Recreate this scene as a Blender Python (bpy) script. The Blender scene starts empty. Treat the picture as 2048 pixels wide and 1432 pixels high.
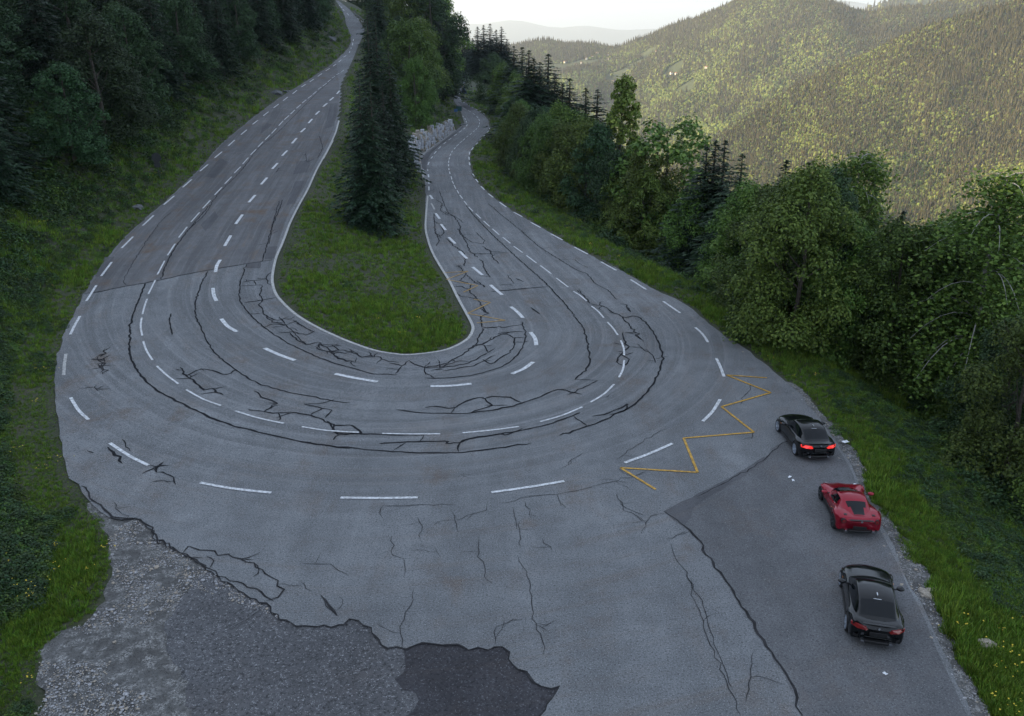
import bpy, math, random, colorsys
import numpy as np
from mathutils import Vector, Matrix
from mathutils.geometry import delaunay_2d_cdt
R = math.radians
random.seed(7); rng = np.random.default_rng(11)
sc = bpy.context.scene
COL = sc.collection

# ------------------------------------------------------------------ camera, sky, sun, exposure
FPX, PITCH, CAMH = 1750.0, R(20.6), 18.8
cd = bpy.data.cameras.new('camera'); cam = bpy.data.objects.new('camera', cd); COL.objects.link(cam)
cam.location = (0, 0, CAMH); cam.rotation_euler = (R(90) - PITCH, 0, 0)
cd.sensor_width = 36; cd.lens = 36 * FPX / 2048; cd.clip_start = .5; cd.clip_end = 90000
sc.camera = cam
SUN_EL, SUN_AZ = 17.0, -84.0          # azimuth from +Y towards +X
w = bpy.data.worlds.new('World'); sc.world = w; w.use_nodes = True
nt = w.node_tree; bg = nt.nodes['Background']
sky = nt.nodes.new('ShaderNodeTexSky'); sky.sky_type = 'NISHITA'; sky.sun_disc = False
sky.sun_elevation = R(SUN_EL); sky.sun_rotation = R(SUN_AZ); sky.altitude = 900
sky.air_density = 1.0; sky.dust_density = 1.0; sky.ozone_density = 1.6
mx = nt.nodes.new('ShaderNodeMix'); mx.data_type = 'RGBA'; mx.inputs[0].default_value = .5      # even pale blue-white added to brighten and neutralise the sky light
nt.links.new(sky.outputs[0], mx.inputs[6]); mx.inputs[7].default_value = (5.7, 6.45, 7.7, 1); nt.links.new(mx.outputs[2], bg.inputs[0]); bg.inputs[1].default_value = .09
sd = bpy.data.lights.new('sun', 'SUN'); sun = bpy.data.objects.new('sun', sd); COL.objects.link(sun)
sd.energy = 5.0; sd.angle = R(.6); sd.color = (1, .80, .50)
SD = Vector((math.sin(R(SUN_AZ)) * math.cos(R(SUN_EL)), math.cos(R(SUN_AZ)) * math.cos(R(SUN_EL)), math.sin(R(SUN_EL))))
sun.rotation_euler = SD.to_track_quat('Z', 'Y').to_euler()
sc.view_settings.view_transform = 'Standard'; sc.view_settings.look = 'None'
sc.view_settings.exposure = 1.36; sc.view_settings.gamma = 1
sc.cycles.max_bounces = 6; sc.cycles.diffuse_bounces = 2; sc.cycles.glossy_bounces = 2
sc.cycles.transmission_bounces = 2; sc.cycles.volume_bounces = 0; sc.cycles.transparent_max_bounces = 6

# ------------------------------------------------------------------ helpers
CP, SP = math.cos(PITCH), math.sin(PITCH)
def ray(px, py):
    u = (px - 1024) / FPX; v = (py - 716) / FPX
    return u, CP - v * SP, -(SP + v * CP)              # x, y(forward), z per unit depth
CR = {'P': (0, 0, 1), 'A': (0, 0, 2.864), 'B': (0, 400, 2.864), 'D': (500, 250, 2.863), 'E': (0, 850, 2.46), 'F': (600, 850, 2.46),
      'G': (1200, 700, 1.956), 'H': (1700, 900, 2.692), 'I': (800, 100, 5.965), 'J': (850, 350, 2.604), 'K': (600, 0, 4.092),
      'L': (1200, 400, 2.387), 'M': (850, 0, 3.151), 'N': (1400, 0, 3.16)}
def C(t, *v):
    ox, oy, s = CR[t]
    return [(ox + v[i] / s, oy + v[i + 1] / s) for i in range(0, len(v), 2)]
def sst(a, b, x): 
    t = np.clip((x - a) / (b - a), 0, 1); return t * t * (3 - 2 * t)
def zL(Y):
    Y = np.asarray(Y, float); return .095 * 6 * np.logaddexp(0, (Y - 58) / 6) - .125 * 14 * np.logaddexp(0, (Y - 385) / 14)
def zR(Y): return -.6 * sst(50, 110, np.asarray(Y, float))
def hit_side(p, zf):
    dx, dy, dz = ray(*p); Ys = np.arange(12, 700, .25)
    g = CAMH + dz / dy * Ys - zf(Ys); k = np.where(g < 0)[0]
    if len(k) == 0: return (dx / dy * 700, 700.)
    k = max(k[0], 1); t = g[k - 1] / (g[k - 1] - g[k]); Y = Ys[k - 1] + t * .25
    return (dx / dy * Y, Y)
# smooth 2-D value noise
_perm = np.random.default_rng(3).random((256, 256))
def vnoise(x, y):
    xi = np.floor(x).astype(int); yi = np.floor(y).astype(int); fx = x - xi; fy = y - yi
    fx = fx * fx * (3 - 2 * fx); fy = fy * fy * (3 - 2 * fy)
    g = lambda a, b: _perm[a & 255, b & 255]
    return (g(xi, yi) * (1 - fx) + g(xi + 1, yi) * fx) * (1 - fy) + (g(xi, yi + 1) * (1 - fx) + g(xi + 1, yi + 1) * fx) * fy
def fbm(x, y, o=4):
    s = 0; a = .5; x = np.asarray(x, float); y = np.asarray(y, float)
    for i in range(o): s = s + a * (vnoise(x, y) - .5) * 2; x = x * 2.03 + 17.3; y = y * 2.03 + 5.1; a *= .5
    return s

# road edges in the photograph, laid down on the climbing (left) or level (right) carriageway
LO = C('K', 290, 5, 335, 70, 365, 130, 378, 200, 402, 260, 416, 300, 415, 345, 400, 385, 360, 430, 310, 480, 240, 540, 160, 592, 90, 640, 0, 695) \
   + C('A', 1600, 560, 1440, 680, 1270, 820, 1120, 990, 940, 1160, 820, 1260) \
   + C('B', 700, 225, 650, 290, 590, 370, 530, 450, 480, 540, 440, 620, 400, 700, 360, 780, 335, 860, 318, 960, 312, 1060, 320, 1180, 335, 1280) \
   + C('E', 298, 60, 320, 180, 350, 260, 400, 330, 450, 390, 500, 430, 540, 455)
LI = C('P', 676, 1, 700, 20, 716, 38, 730, 60, 684, 170) + C('K', 345, 860, 330, 950, 310, 1020, 290, 1090, 240, 1200, 190, 1300) \
   + C('D', 475, 90, 430, 170, 380, 260, 330, 370, 280, 460, 230, 560, 200, 640, 180, 690, 150, 760, 130, 850, 130, 910, 150, 970, 200, 1030, 270, 1090, 350, 1140, 450, 1190, 570, 1240, 700, 1282, 820, 1303, 920, 1307)
RI = C('D', 1070, 1300, 1160, 1275, 1240, 1230, 1270, 1190, 1275, 1150, 1240, 1080, 1190, 990, 1140, 890, 1090, 810, 1050, 740, 1020, 660, 1005, 570, 1003, 480, 1005, 400, 1000, 300, 998, 255)[0:] \
   + C('I', 228, 1420, 245, 1310, 300, 1240, 420, 1150, 560, 1050, 680, 950, 745, 893, 768, 865, 752, 820, 735, 760, 700, 680, 650, 620, 640, 560, 655, 510, 675, 480, 650, 430, 640, 370, 600, 300)
RO = C('I', 860, 262, 830, 330) + C('K', 1390, 620, 1350, 690, 1320, 740, 1310, 790, 1320, 830, 1370, 870, 1440, 900, 1500, 935, 1540, 980, 1550, 1040, 1530, 1080, 1480, 1130, 1430, 1190, 1395, 1240, 1385, 1300, 1395, 1350) \
   + C('J', 246, 5, 260, 24, 300, 68, 370, 125, 460, 190, 560, 245, 650, 300, 740, 355, 830, 400, 930, 455, 1040, 510, 1140, 570, 1220, 610) \
   + C('L', 0, 280, 120, 355, 240, 420, 360, 470, 440, 520, 520, 590, 600, 650, 680, 700, 750, 750, 830, 820, 900, 880, 960, 930, 1000, 980, 1040, 1030, 1085, 1095, 1130, 1160, 1180, 1230, 1225, 1310, 1250, 1400) \
   + C('H', 180, 430, 230, 520, 280, 620, 330, 730, 380, 820, 430, 920, 480, 1050, 530, 1160, 580, 1260, 620, 1350, 660, 1432)
wLO = [hit_side(p, zL) for p in LO]; wLI = [hit_side(p, zL) for p in LI]
wRI = [hit_side(p, zR) for p in RI]; wRO = [hit_side(p, zR) for p in RO]
wLI = [(wLI[0][0] - 25, wLI[0][1] + 100)] + wLI
wRO += [(wRO[-1][0] + 3.0, 14.), (wRO[-1][0] + 4.5, 2.), (wRO[-1][0] + 5, -30.)]
wLO += [hit_side(p, zR) for p in C('E', 545, 700, 490, 900, 300, 1020, 190, 1150, 175, 1432)] + [(-12.5, 10.)]
wLO.append((-19, -30.))
_far = wLO.pop()
wLO = [(wLO[0][0] - 30, wLO[0][1] + 90)] + wLO
def yfun(pts, smooth=0):
    a = np.array(sorted([(p[1], p[0]) for p in pts]))
    return lambda Y: np.interp(Y, a[:, 0], a[:, 1])
fLO, fLI, fRI, fRO = yfun(wLO), yfun(wLI), yfun(wRI), yfun(wRO)
TIP = min(wLI[-1][1], wRI[0][1])
def side_w(x, Y):                                    # 0 on the left arm, 1 on the right arm
    a = np.where(Y > TIP + 2, fLI(Y), -22 + 0 * Y); b = np.where(Y > TIP + 2, fRI(Y), 0 * Y)
    k = sst(TIP - 8, TIP + 6, Y); a = fLI(np.maximum(Y, TIP)) * k + (-24) * (1 - k); b = fRI(np.maximum(Y, TIP)) * k + 2 * (1 - k)
    return sst(a, np.maximum(b, a + 1), x)
def zb(x, Y):
    x = np.asarray(x, float); Y = np.asarray(Y, float)
    s = side_w(x, Y); return zL(Y) * (1 - s) + zR(Y) * s
def dcoef(f, Y): 
    return 1 / np.sqrt(1 + ((f(Y + 2) - f(Y - 2)) / 4) ** 2)
def H(x, Y):
    x = np.asarray(x, float); Y = np.asarray(Y, float)
    z = zb(x, Y)
    # the slope between the two arms, held by the stone wall beside the right arm
    inn = (x > fLI(Y)) & (x < fRI(Y)) & (Y > TIP)
    wall = sst(127, 131, Y) * (1 - sst(181, 185, Y)) * 2.6
    dr = fRI(Y) - x
    hump = np.clip(np.minimum(x - fLI(Y), dr) / 6, 0, 1) * .5 * fbm(x / 6, Y / 6, 3)
    z = z + np.where(inn, hump + wall * sst(.5, 1.1, dr) * np.exp(-np.clip(dr - 1, 0, 99) / 7) , 0)
    # the bank left of the climbing road
    d = np.clip(fLO(Y) - x, 0, None) * dcoef(fLO, Y)
    lowf = 1 - .75 * sst(52, 30, Y)
    bank = lowf * (.28 * np.clip(d - .8, 0, 2.2) + .62 * np.clip(d - 3, 0, 1e9)) * (1 - .0) + 0
    bank = bank + (1 - lowf) * .62 * np.clip(d - 40, 0, None)  # unseen hillside added near and behind the camera to block the sun
    d2 = np.clip(d - 60, 0, None); bank = bank - .22 * d2 * sst(0, 80, Y) - .5 * np.clip(d - 190, 0, None)  # crest shaped to shade the road yet leave far slopes sunlit
    z = z + np.where(x < fLO(Y), bank + fbm(x / 9, Y / 9, 4) * np.clip(d - 1, 0, 6) * .22, 0)
    # the slope falling away right of the road
    d = np.clip(x - fRO(Y), 0, None) * dcoef(fRO, Y)
    fall = .10 * np.clip(d - .8, 0, 3) + .42 * np.clip(d - 3.8, 0, 5) + .78 * np.clip(d - 8.8, 0, 170)
    z = z - np.where(x > fRO(Y), fall - fbm(x / 8, Y / 8, 4) * np.clip(d - .8, 0, 5) * .22, 0)
    return z
_Ys = np.concatenate([np.arange(12, 120, .1), np.arange(120, 520, .5)])
def hit(p, f=zb):
    dx, dy, dz = ray(*p)
    g = CAMH + dz / dy * _Ys - f(dx / dy * _Ys, _Ys); k = np.where(g < 0)[0]
    if len(k) == 0: return (dx / dy * 520, 520.)
    k = max(k[0], 1); t = g[k - 1] / (g[k - 1] - g[k]); Y = _Ys[k - 1] + t * (_Ys[k] - _Ys[k - 1])
    return (dx / dy * Y, Y)
def topx(x, Y, z):
    z = z - CAMH; c = Y * CP - z * SP
    return 1024 + FPX * x / c, 716 - FPX * (Y * SP + z * CP) / c
def inpoly(x, y, poly):
    P = np.array(poly); r = np.zeros(np.shape(x), bool); n = len(P)
    for i in range(n):
        x1, y1 = P[i]; x2, y2 = P[(i + 1) % n]
        if y1 == y2: continue
        c = ((y1 > y) != (y2 > y)) & (x < (x2 - x1) * (y - y1) / (y2 - y1) + x1); r ^= c
    return r

def mkmesh(name, V, F, mat=None, smooth=False):
    m = bpy.data.meshes.new(name)
    V = np.asarray(V, np.float32)
    if isinstance(F, np.ndarray):
        n, k = F.shape
        m.vertices.add(len(V)); m.vertices.foreach_set('co', V.ravel())
        m.loops.add(n * k); m.loops.foreach_set('vertex_index', F.ravel().astype(np.int32))
        m.polygons.add(n); m.polygons.foreach_set('loop_start', np.arange(0, n * k, k, dtype=np.int32))
        m.polygons.foreach_set('loop_total', np.full(n, k, np.int32)); m.update(calc_edges=True)
    else:
        m.from_pydata([tuple(map(float, v)) for v in V], [], F); m.update()
    if mat: m.materials.append(mat)
    if smooth: m.polygons.foreach_set('use_smooth', [True] * len(m.polygons))
    return m
def link(name, me, parent=None):
    o = bpy.data.objects.new(name, me); COL.objects.link(o)
    if parent: o.parent = parent
    return o
def tag(o, label=None, cat=None, group=None, kind=None):
    if label: o['label'] = label
    if cat: o['category'] = cat
    if group: o['group'] = group
    if kind: o['kind'] = kind
    return o
def empty(name, loc=(0, 0, 0), rz=0):
    o = bpy.data.objects.new(name, None); COL.objects.link(o); o.location = loc; o.rotation_euler = (0, 0, rz)
    o.empty_display_size = .2; return o
class MB:
    def __init__(s): s.V = []; s.F = []
    def add(s, V, F):
        b = len(s.V); s.V += [tuple(v) for v in V]; s.F += [tuple(i + b for i in f) for f in F]; return s
    def box(s, c, d, rz=0):
        ca, sa = math.cos(rz), math.sin(rz); V = []
        for i in (-1, 1):
            for j in (-1, 1):
                for k in (-1, 1):
                    x, y = i * d[0] / 2, j * d[1] / 2
                    V.append((c[0] + x * ca - y * sa, c[1] + x * sa + y * ca, c[2] + k * d[2] / 2))
        return s.add(V, [(0, 1, 3, 2), (4, 6, 7, 5), (0, 4, 5, 1), (2, 3, 7, 6), (0, 2, 6, 4), (1, 5, 7, 3)])
    def tube(s, pts, rad, n=7):
        pts = [Vector(p) for p in pts]; V = []; F = []
        for i, p in enumerate(pts):
            t = (pts[min(i + 1, len(pts) - 1)] - pts[max(i - 1, 0)]).normalized()
            a = t.cross(Vector((0, 0, 1)) if abs(t.z) < .9 else Vector((1, 0, 0))).normalized(); b = t.cross(a)
            for k in range(n):
                q = 2 * math.pi * k / n; V.append(p + (a * math.cos(q) + b * math.sin(q)) * rad[i])
        for i in range(len(pts) - 1):
            for k in range(n): F.append((i * n + k, i * n + (k + 1) % n, (i + 1) * n + (k + 1) % n, (i + 1) * n + k))
        F.append(tuple(range(n))[::-1]); F.append(tuple(range((len(pts) - 1) * n, len(pts) * n)))
        return s.add(V, F)
    def lathe_y(s, c, prof, n=24):                    # profile (radius, y) turned about a y axis through c
        V = []; F = []; m = len(prof)
        for k in range(n):
            q = 2 * math.pi * k / n
            for r, y in prof: V.append((c[0] + r * math.cos(q), c[1] + y, c[2] + r * math.sin(q)))
        for k in range(n):
            for j in range(m - 1):
                F.append((k * m + j, k * m + j + 1, ((k + 1) % n) * m + j + 1, ((k + 1) % n) * m + j))
        return s.add(V, F)
    def build(s, name, mat, parent=None, smooth=False):
        return link(name, mkmesh(name, s.V, s.F, mat, smooth), parent)

# ------------------------------------------------------------------ materials
def newmat(name):
    m = bpy.data.materials.new(name); m.use_nodes = True
    return m, m.node_tree, m.node_tree.nodes['Principled BSDF']
class NT:
    def __init__(s, t): s.t = t; s.tc = None
    def n(s, ty, **k):
        x = s.t.nodes.new(ty)
        for a, b in k.items(): setattr(x, a, b)
        return x
    def l(s, a, b): s.t.links.new(a, b)
    def co(s, sc=(1, 1, 1), rot=0):
        if not s.tc: s.tc = s.n('ShaderNodeTexCoord')
        m = s.n('ShaderNodeMapping'); m.inputs['Scale'].default_value = sc; m.inputs['Rotation'].default_value = (0, 0, rot)
        s.l(s.tc.outputs['Object'], m.inputs[0]); return m.outputs[0]
    def noise(s, scale, det=4, rough=.55, sc=(1, 1, 1), rot=0, dist=0):
        x = s.n('ShaderNodeTexNoise'); x.inputs['Scale'].default_value = scale; x.inputs['Detail'].default_value = det
        x.inputs['Roughness'].default_value = rough; x.inputs['Distortion'].default_value = dist
        s.l(s.co(sc, rot), x.inputs['Vector']); return x.outputs['Fac']
    def ramp(s, f, *st):
        r = s.n('ShaderNodeValToRGB'); e = r.color_ramp.elements
        while len(e) < len(st): e.new(.5)
        for i, (p, c) in enumerate(st): e[i].position = p; e[i].color = (*c, 1) if isinstance(c, tuple) else (c, c, c, 1)
        s.l(f, r.inputs[0]); return r.outputs[0]
    def mix(s, f, a, b, mode='MIX'):
        m = s.n('ShaderNodeMix', data_type='RGBA', blend_type=mode)
        for i, v in ((0, f), (6, a), (7, b)):
            if hasattr(v, 'links') or hasattr(v, 'is_linked'): s.l(v, m.inputs[i])
            elif i == 0: m.inputs[0].default_value = v
            else: m.inputs[i].default_value = (*v, 1)
        return m.outputs[2]
    def math(s, op, a, b=0):
        m = s.n('ShaderNodeMath', operation=op)
        for i, v in ((0, a), (1, b)):
            if hasattr(v, 'is_linked'): s.l(v, m.inputs[i])
            else: m.inputs[i].default_value = v
        return m.outputs[0]
    def bump(s, h, st, dist, bsdf):
        b = s.n('ShaderNodeBump'); b.inputs['Strength'].default_value = st; b.inputs['Distance'].default_value = dist
        s.l(h, b.inputs['Height']); s.l(b.outputs[0], bsdf.inputs['Normal'])
def asphalt(name, lo, hi, rust=.5, speck=.5, coarse=0):
    m, t, b = newmat(name); N = NT(t)
    at = N.n('ShaderNodeAttribute', attribute_name='lane'); ln = []
    for scx, scy, o in ((1.1, .035, 0), (3.4, .10, 5), (.8, .5, 9)):
        mp = N.n('ShaderNodeMapping'); mp.inputs['Scale'].default_value = (scx, scy, 1); mp.inputs['Location'].default_value = (o, o, 0); N.l(at.outputs['Vector'], mp.inputs[0])
        x = N.n('ShaderNodeTexNoise'); x.inputs['Scale'].default_value = 1; x.inputs['Detail'].default_value = 5; x.inputs['Roughness'].default_value = .62; N.l(mp.outputs[0], x.inputs['Vector']); ln.append(x.outputs['Fac'])
    big = N.noise(.09, 5, .6); med = N.noise(.9, 5, .65); fine = N.noise(14 if not coarse else 9, 3, .8)
    c = N.mix(N.ramp(big, (.35, 0.), (.65, 1.)), lo, hi)
    c = N.mix(N.ramp(med, (.42, 0.), (.75, .55)), c, tuple(v * .62 for v in lo))
    sx = N.n('ShaderNodeSeparateXYZ'); N.l(at.outputs['Vector'], sx.inputs[0]); fd = N.ramp(N.math('DIVIDE', sx.outputs[0], 40), (.36, 1.), (.50, 0.))
    c = N.mix(N.ramp(N.noise(.5, 5, .65, (1, .12, 1), .1), (.40, .35), (.60, 0.)), c, tuple(v * .6 for v in lo))
    c = N.mix(N.math('MULTIPLY', fd, N.ramp(ln[0], (.38, .55), (.56, 0.))), c, tuple(v * .62 for v in lo))
    c = N.mix(N.math('MULTIPLY', fd, N.ramp(ln[1], (.50, 0.), (.72, .5))), c, tuple(min(1, v * 1.3) for v in hi))
    if rust:
        c = N.mix(N.math('MULTIPLY', N.ramp(ln[2], (.50, 0.), (.66, rust * .55)), N.ramp(ln[1], (.40, 0.), (.60, 1.))), c, (.135, .098, .070))
        r = N.math('MULTIPLY', N.ramp(N.noise(.35, 6, .7), (.5, 0.), (.66, 1.)), N.ramp(N.noise(.5, 4, .6, (1, .18, 1)), (.46, 0.), (.62, rust)))
        c = N.mix(r, c, (.125, .088, .062))
    st = N.ramp(N.noise(1.6, 6, .75, dist=.6), (.60, 0.), (.70, .55)); c = N.mix(st, c, tuple(v * .5 for v in lo))
    c = N.mix(N.ramp(fine, (.36, speck), (.5, 0.)), c, tuple(v * .35 for v in lo))
    sp = N.noise(22 if not coarse else 13, 2, .9)
    c = N.mix(N.ramp(sp, (.58, 0.), (.70, speck)), c, tuple(min(1, v * (1.9 if not coarse else 2.6)) for v in hi))
    N.l(c, b.inputs['Base Color']); b.inputs['Roughness'].default_value = .88; b.inputs['Specular IOR Level'].default_value = .22
    N.bump(fine, .35, .03, b); return m
def simple(name, col, rough=.6, metal=0, coat=0, var=0, vs=3, spec=.5, emit=0):
    m, t, b = newmat(name); b.inputs['Roughness'].default_value = rough; b.inputs['Metallic'].default_value = metal
    b.inputs['Coat Weight'].default_value = coat; b.inputs['Coat Roughness'].default_value = .03; b.inputs['Specular IOR Level'].default_value = spec
    N = NT(t); c = N.mix(N.ramp(N.noise(vs, 5), (.35, 0.), (.7, 1.)), tuple(v * (1 - var) for v in col), tuple(min(1, v * (1 + var)) for v in col))
    N.l(c, b.inputs['Base Color'])
    if emit: b.inputs['Emission Color'].default_value = (*col, 1); b.inputs['Emission Strength'].default_value = emit
    return m
def foliage(name, c1, c2, c3, trans=.18, objvar=.35, rough=.6):
    m, t, b = newmat(name); N = NT(t)
    g = N.n('ShaderNodeNewGeometry'); oi = N.n('ShaderNodeObjectInfo')
    c = N.ramp(g.outputs['Random Per Island'], (0., c1), (.6, c2), (1., c3))
    hs = N.n('ShaderNodeHueSaturation'); N.l(c, hs.inputs['Color'])
    mr = N.n('ShaderNodeMapRange'); N.l(oi.outputs['Random'], mr.inputs[0]); mr.inputs[3].default_value = 1 - objvar; mr.inputs[4].default_value = 1 + objvar
    N.l(mr.outputs[0], hs.inputs['Value'])
    mh = N.n('ShaderNodeMapRange'); N.l(N.math('FRACT', N.math('MULTIPLY', oi.outputs['Random'], 7.31)), mh.inputs[0]); mh.inputs[3].default_value = .478; mh.inputs[4].default_value = .522
    N.l(mh.outputs[0], hs.inputs['Hue'])
    N.l(hs.outputs[0], b.inputs['Base Color']); b.inputs['Roughness'].default_value = rough; b.inputs['Specular IOR Level'].default_value = .25
    tr = N.n('ShaderNodeBsdfTranslucent'); N.l(hs.outputs[0], tr.inputs[0])
    mx = N.n('ShaderNodeMixShader'); mx.inputs[0].default_value = trans
    N.l(b.outputs[0], mx.inputs[1]); N.l(tr.outputs[0], mx.inputs[2]); N.l(mx.outputs[0], t.nodes['Material Output'].inputs[0])
    return m
M = {}
M['asphalt'] = asphalt('asphalt', (.150, .157, .164), (.224, .235, .244), .6, .85)
M['asphalt_bay'] = asphalt('asphalt_bay', (.114, .117, .123), (.150, .154, .161), .4, .7)
M['asphalt_old'] = asphalt('asphalt_old', (.080, .082, .088), (.128, .130, .136), .15, .9, 1)
M['asphalt_dark'] = asphalt('asphalt_dark', (.036, .036, .041), (.062, .062, .069), .2, .7, 1)
M['asphalt_arm'] = asphalt('asphalt_arm', (.118, .119, .124), (.172, .174, .180), .95, .4)
M['asphalt_patch'] = asphalt('asphalt_patch', (.092, .094, .101), (.118, .120, .127), .2, .4)
M['tar'] = simple('tar', (.018, .019, .022), .9, var=.3, spec=.08)
M['crack'] = simple('crack', (.034, .034, .036), .95, var=.4, spec=.08)
def paint(name, col, wear):
    m, t, b = newmat(name); N = NT(t)
    f = N.ramp(N.noise(7, 6, .8), (.5 - .16 + wear * .22, 1.), (.62 + wear * .1, 0.))
    N.l(N.mix(f, tuple(v * .30 for v in col), col), b.inputs['Base Color']); b.inputs['Roughness'].default_value = .6; return m
M['white'] = paint('white_paint', (.72, .74, .76), 0.25); M['white_worn'] = paint('white_paint_worn', (.60, .60, .58), -.1)
M['yellow'] = paint('yellow_paint', (.68, .38, .04), .1); M['yellow_worn'] = paint('yellow_paint_worn', (.50, .30, .06), -.05)
def groundmat():
    m, t, b = newmat('soil'); N = NT(t)
    c = N.ramp(N.noise(.5, 6, .7), (.3, (.016, .024, .008)), (.5, (.028, .040, .012)), (.7, (.050, .045, .026)))
    c = N.mix(N.ramp(N.noise(6, 5, .8), (.45, 0.), (.7, .7)), c, (.075, .068, .052))
    N.l(c, b.inputs['Base Color']); b.inputs['Roughness'].default_value = .95; N.bump(N.noise(5, 5, .7), .6, .15, b); return m
M['soil'] = groundmat()
def gravelmat():
    m, t, b = newmat('gravel'); N = NT(t)
    c = N.ramp(N.noise(.8, 6, .7), (.3, (.070, .068, .066)), (.55, (.11, .11, .108)), (.75, (.165, .162, .158)))
    v = N.n('ShaderNodeTexVoronoi'); v.inputs['Scale'].default_value = 24; N.l(N.co(), v.inputs['Vector'])
    sp = N.ramp(v.outputs['Color'], (.3, .0), (.9, 1.)); c = N.mix(N.math('MULTIPLY', N.ramp(N.noise(2.2, 3), (.45, 0.), (.6, .8)), sp), c, (.42, .42, .41))
    c = N.mix(N.ramp(N.noise(9, 4, .8), (.35, .8), (.5, 0.)), c, (.035, .035, .033))
    N.l(c, b.inputs['Base Color']); b.inputs['Roughness'].default_value = .95; N.bump(v.outputs['Distance'], .7, .06, b); return m
M['gravel'] = gravelmat()
M['leaf'] = foliage('leaf_green', (.040, .076, .014), (.076, .132, .022), (.145, .210, .042))
M['leaf_light'] = foliage('leaf_light', (.056, .104, .018), (.095, .160, .026), (.165, .235, .046))
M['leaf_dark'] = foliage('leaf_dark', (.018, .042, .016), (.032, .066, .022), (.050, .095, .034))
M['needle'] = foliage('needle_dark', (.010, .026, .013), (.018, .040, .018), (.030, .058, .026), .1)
M['grass'] = foliage('grass_blades', (.052, .112, .014), (.094, .180, .020), (.170, .250, .034), .3, .5)
M['weed'] = foliage('weed_leaves', (.034, .078, .014), (.060, .118, .020), (.115, .175, .034), .25, .5)
M['flower_y'] = simple('yellow_petals', (.55, .42, .03), .7); M['flower_w'] = simple('white_petals', (.7, .72, .68), .7)
M['bark'] = simple('bark', (.075, .062, .050), .9, var=.4, vs=6); M['bark_pale'] = simple('bark_pale', (.30, .29, .27), .9, var=.35, vs=5)
M['far_leaf'] = foliage('far_leaf', (.050, .080, .018), (.080, .112, .022), (.128, .150, .034), 0, .45, .9)
M['far_needle'] = foliage('far_needle', (.044, .044, .020), (.070, .062, .028), (.096, .080, .036), 0, .35, .9)
M['stone'] = simple('stone', (.42, .43, .46), .85, var=.3, vs=4)
M['rock_dark'] = simple('rock_dark', (.10, .105, .11), .9, var=.4, vs=3); M['stone_tan'] = simple('stone_tan', (.33, .29, .24), .85, var=.35, vs=4)
M['concrete'] = simple('concrete', (.30, .30, .30), .85, var=.2, vs=2)
M['steel'] = simple('galvanised_steel', (.40, .42, .44), .45, .8, var=.15)
M['back'] = simple('sign_back', (.03, .033, .036), .6)
M['sign_white'] = simple('sign_white', (.75, .77, .8), .5); M['sign_red'] = simple('sign_red', (.5, .03, .03), .5); M['sign_green'] = simple('sign_green', (.012, .07, .065), .5)
M['sign_blue'] = simple('sign_blue', (.05, .12, .28), .5)
M['paper'] = simple('paper', (.75, .77, .8), .8)
M['wall_plaster'] = simple('plaster', (.75, .7, .6), .9); M['roof_tile'] = simple('roof_tile', (.35, .16, .09), .9)

# ------------------------------------------------------------------ ground sheet
def axis(segs):
    a = []
    for s, e, d in segs: a += list(np.arange(s, e, d))
    return np.array(a + [segs[-1][1]])
gx = axis([(-420, -140, 10), (-140, -70, 3), (-70, -42, 1.2), (-42, 26, .55), (26, 60, 1.2), (60, 120, 4), (120, 300, 12)])
gy = axis([(-560, -40, 20), (-40, 8, 4), (8, 18, 1.2), (18, 80, .6), (80, 190, 1.1), (190, 420, 3), (420, 760, 12)])
GX, GY = np.meshgrid(gx, gy); GZ = H(GX, GY)
INROAD = [(p[0], p[1]) for p in wLO[::-1]]
def onroad(x, Y, m=0.):
    a = (x > fLO(Y) + m) & (x < fRO(Y) - m)
    isl = (Y > TIP + m) & (x > fLI(Y) - m) & (x < fRI(Y) + m)
    return a & ~isl
GZ = GZ - .05 - .12 * onroad(GX, GY, .5)
nx, ny = len(gx), len(gy); idx = np.arange(nx * ny).reshape(ny, nx)
F = np.stack([idx[:-1, :-1], idx[:-1, 1:], idx[1:, 1:], idx[1:, :-1]], -1).reshape(-1, 4)
g = link('ground', mkmesh('ground', np.stack([GX, GY, GZ], -1).reshape(-1, 3), F, M['soil'], True)); tag(g, kind='structure')

# ------------------------------------------------------------------ road sheets
def jitter(pts, amp, step, seed=0, closed=False):
    r = np.random.default_rng(seed); P = [np.array(p, float) for p in pts]; out = []
    n = len(P)
    for i in range(n if closed else n - 1):
        a, b = P[i], P[(i + 1) % n]; L = np.linalg.norm(b - a); k = max(1, int(L / step)); t = (b - a) / max(L, 1e-6); nn = np.array([-t[1], t[0]])
        for j in range(k):
            o = r.normal() * amp if (j or i) else 0
            out.append(a + (b - a) * j / k + nn * o)
    if not closed: out.append(P[-1])
    return [tuple(p) for p in out]
def catmull(P, n=6):
    if len(P) < 3: return P
    P = [np.array(p, float) for p in P]; Q = [2 * P[0] - P[1]] + P + [2 * P[-1] - P[-2]]; out = []
    for i in range(1, len(Q) - 2):
        a, b, c, d = Q[i - 1:i + 3]
        for k in range(n):
            t = k / n; out.append(.5 * ((2 * b) + (c - a) * t + (2 * a - 5 * b + 4 * c - d) * t * t + (3 * b - a - 3 * c + d) * t ** 3))
    out.append(P[-1]); return out
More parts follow.
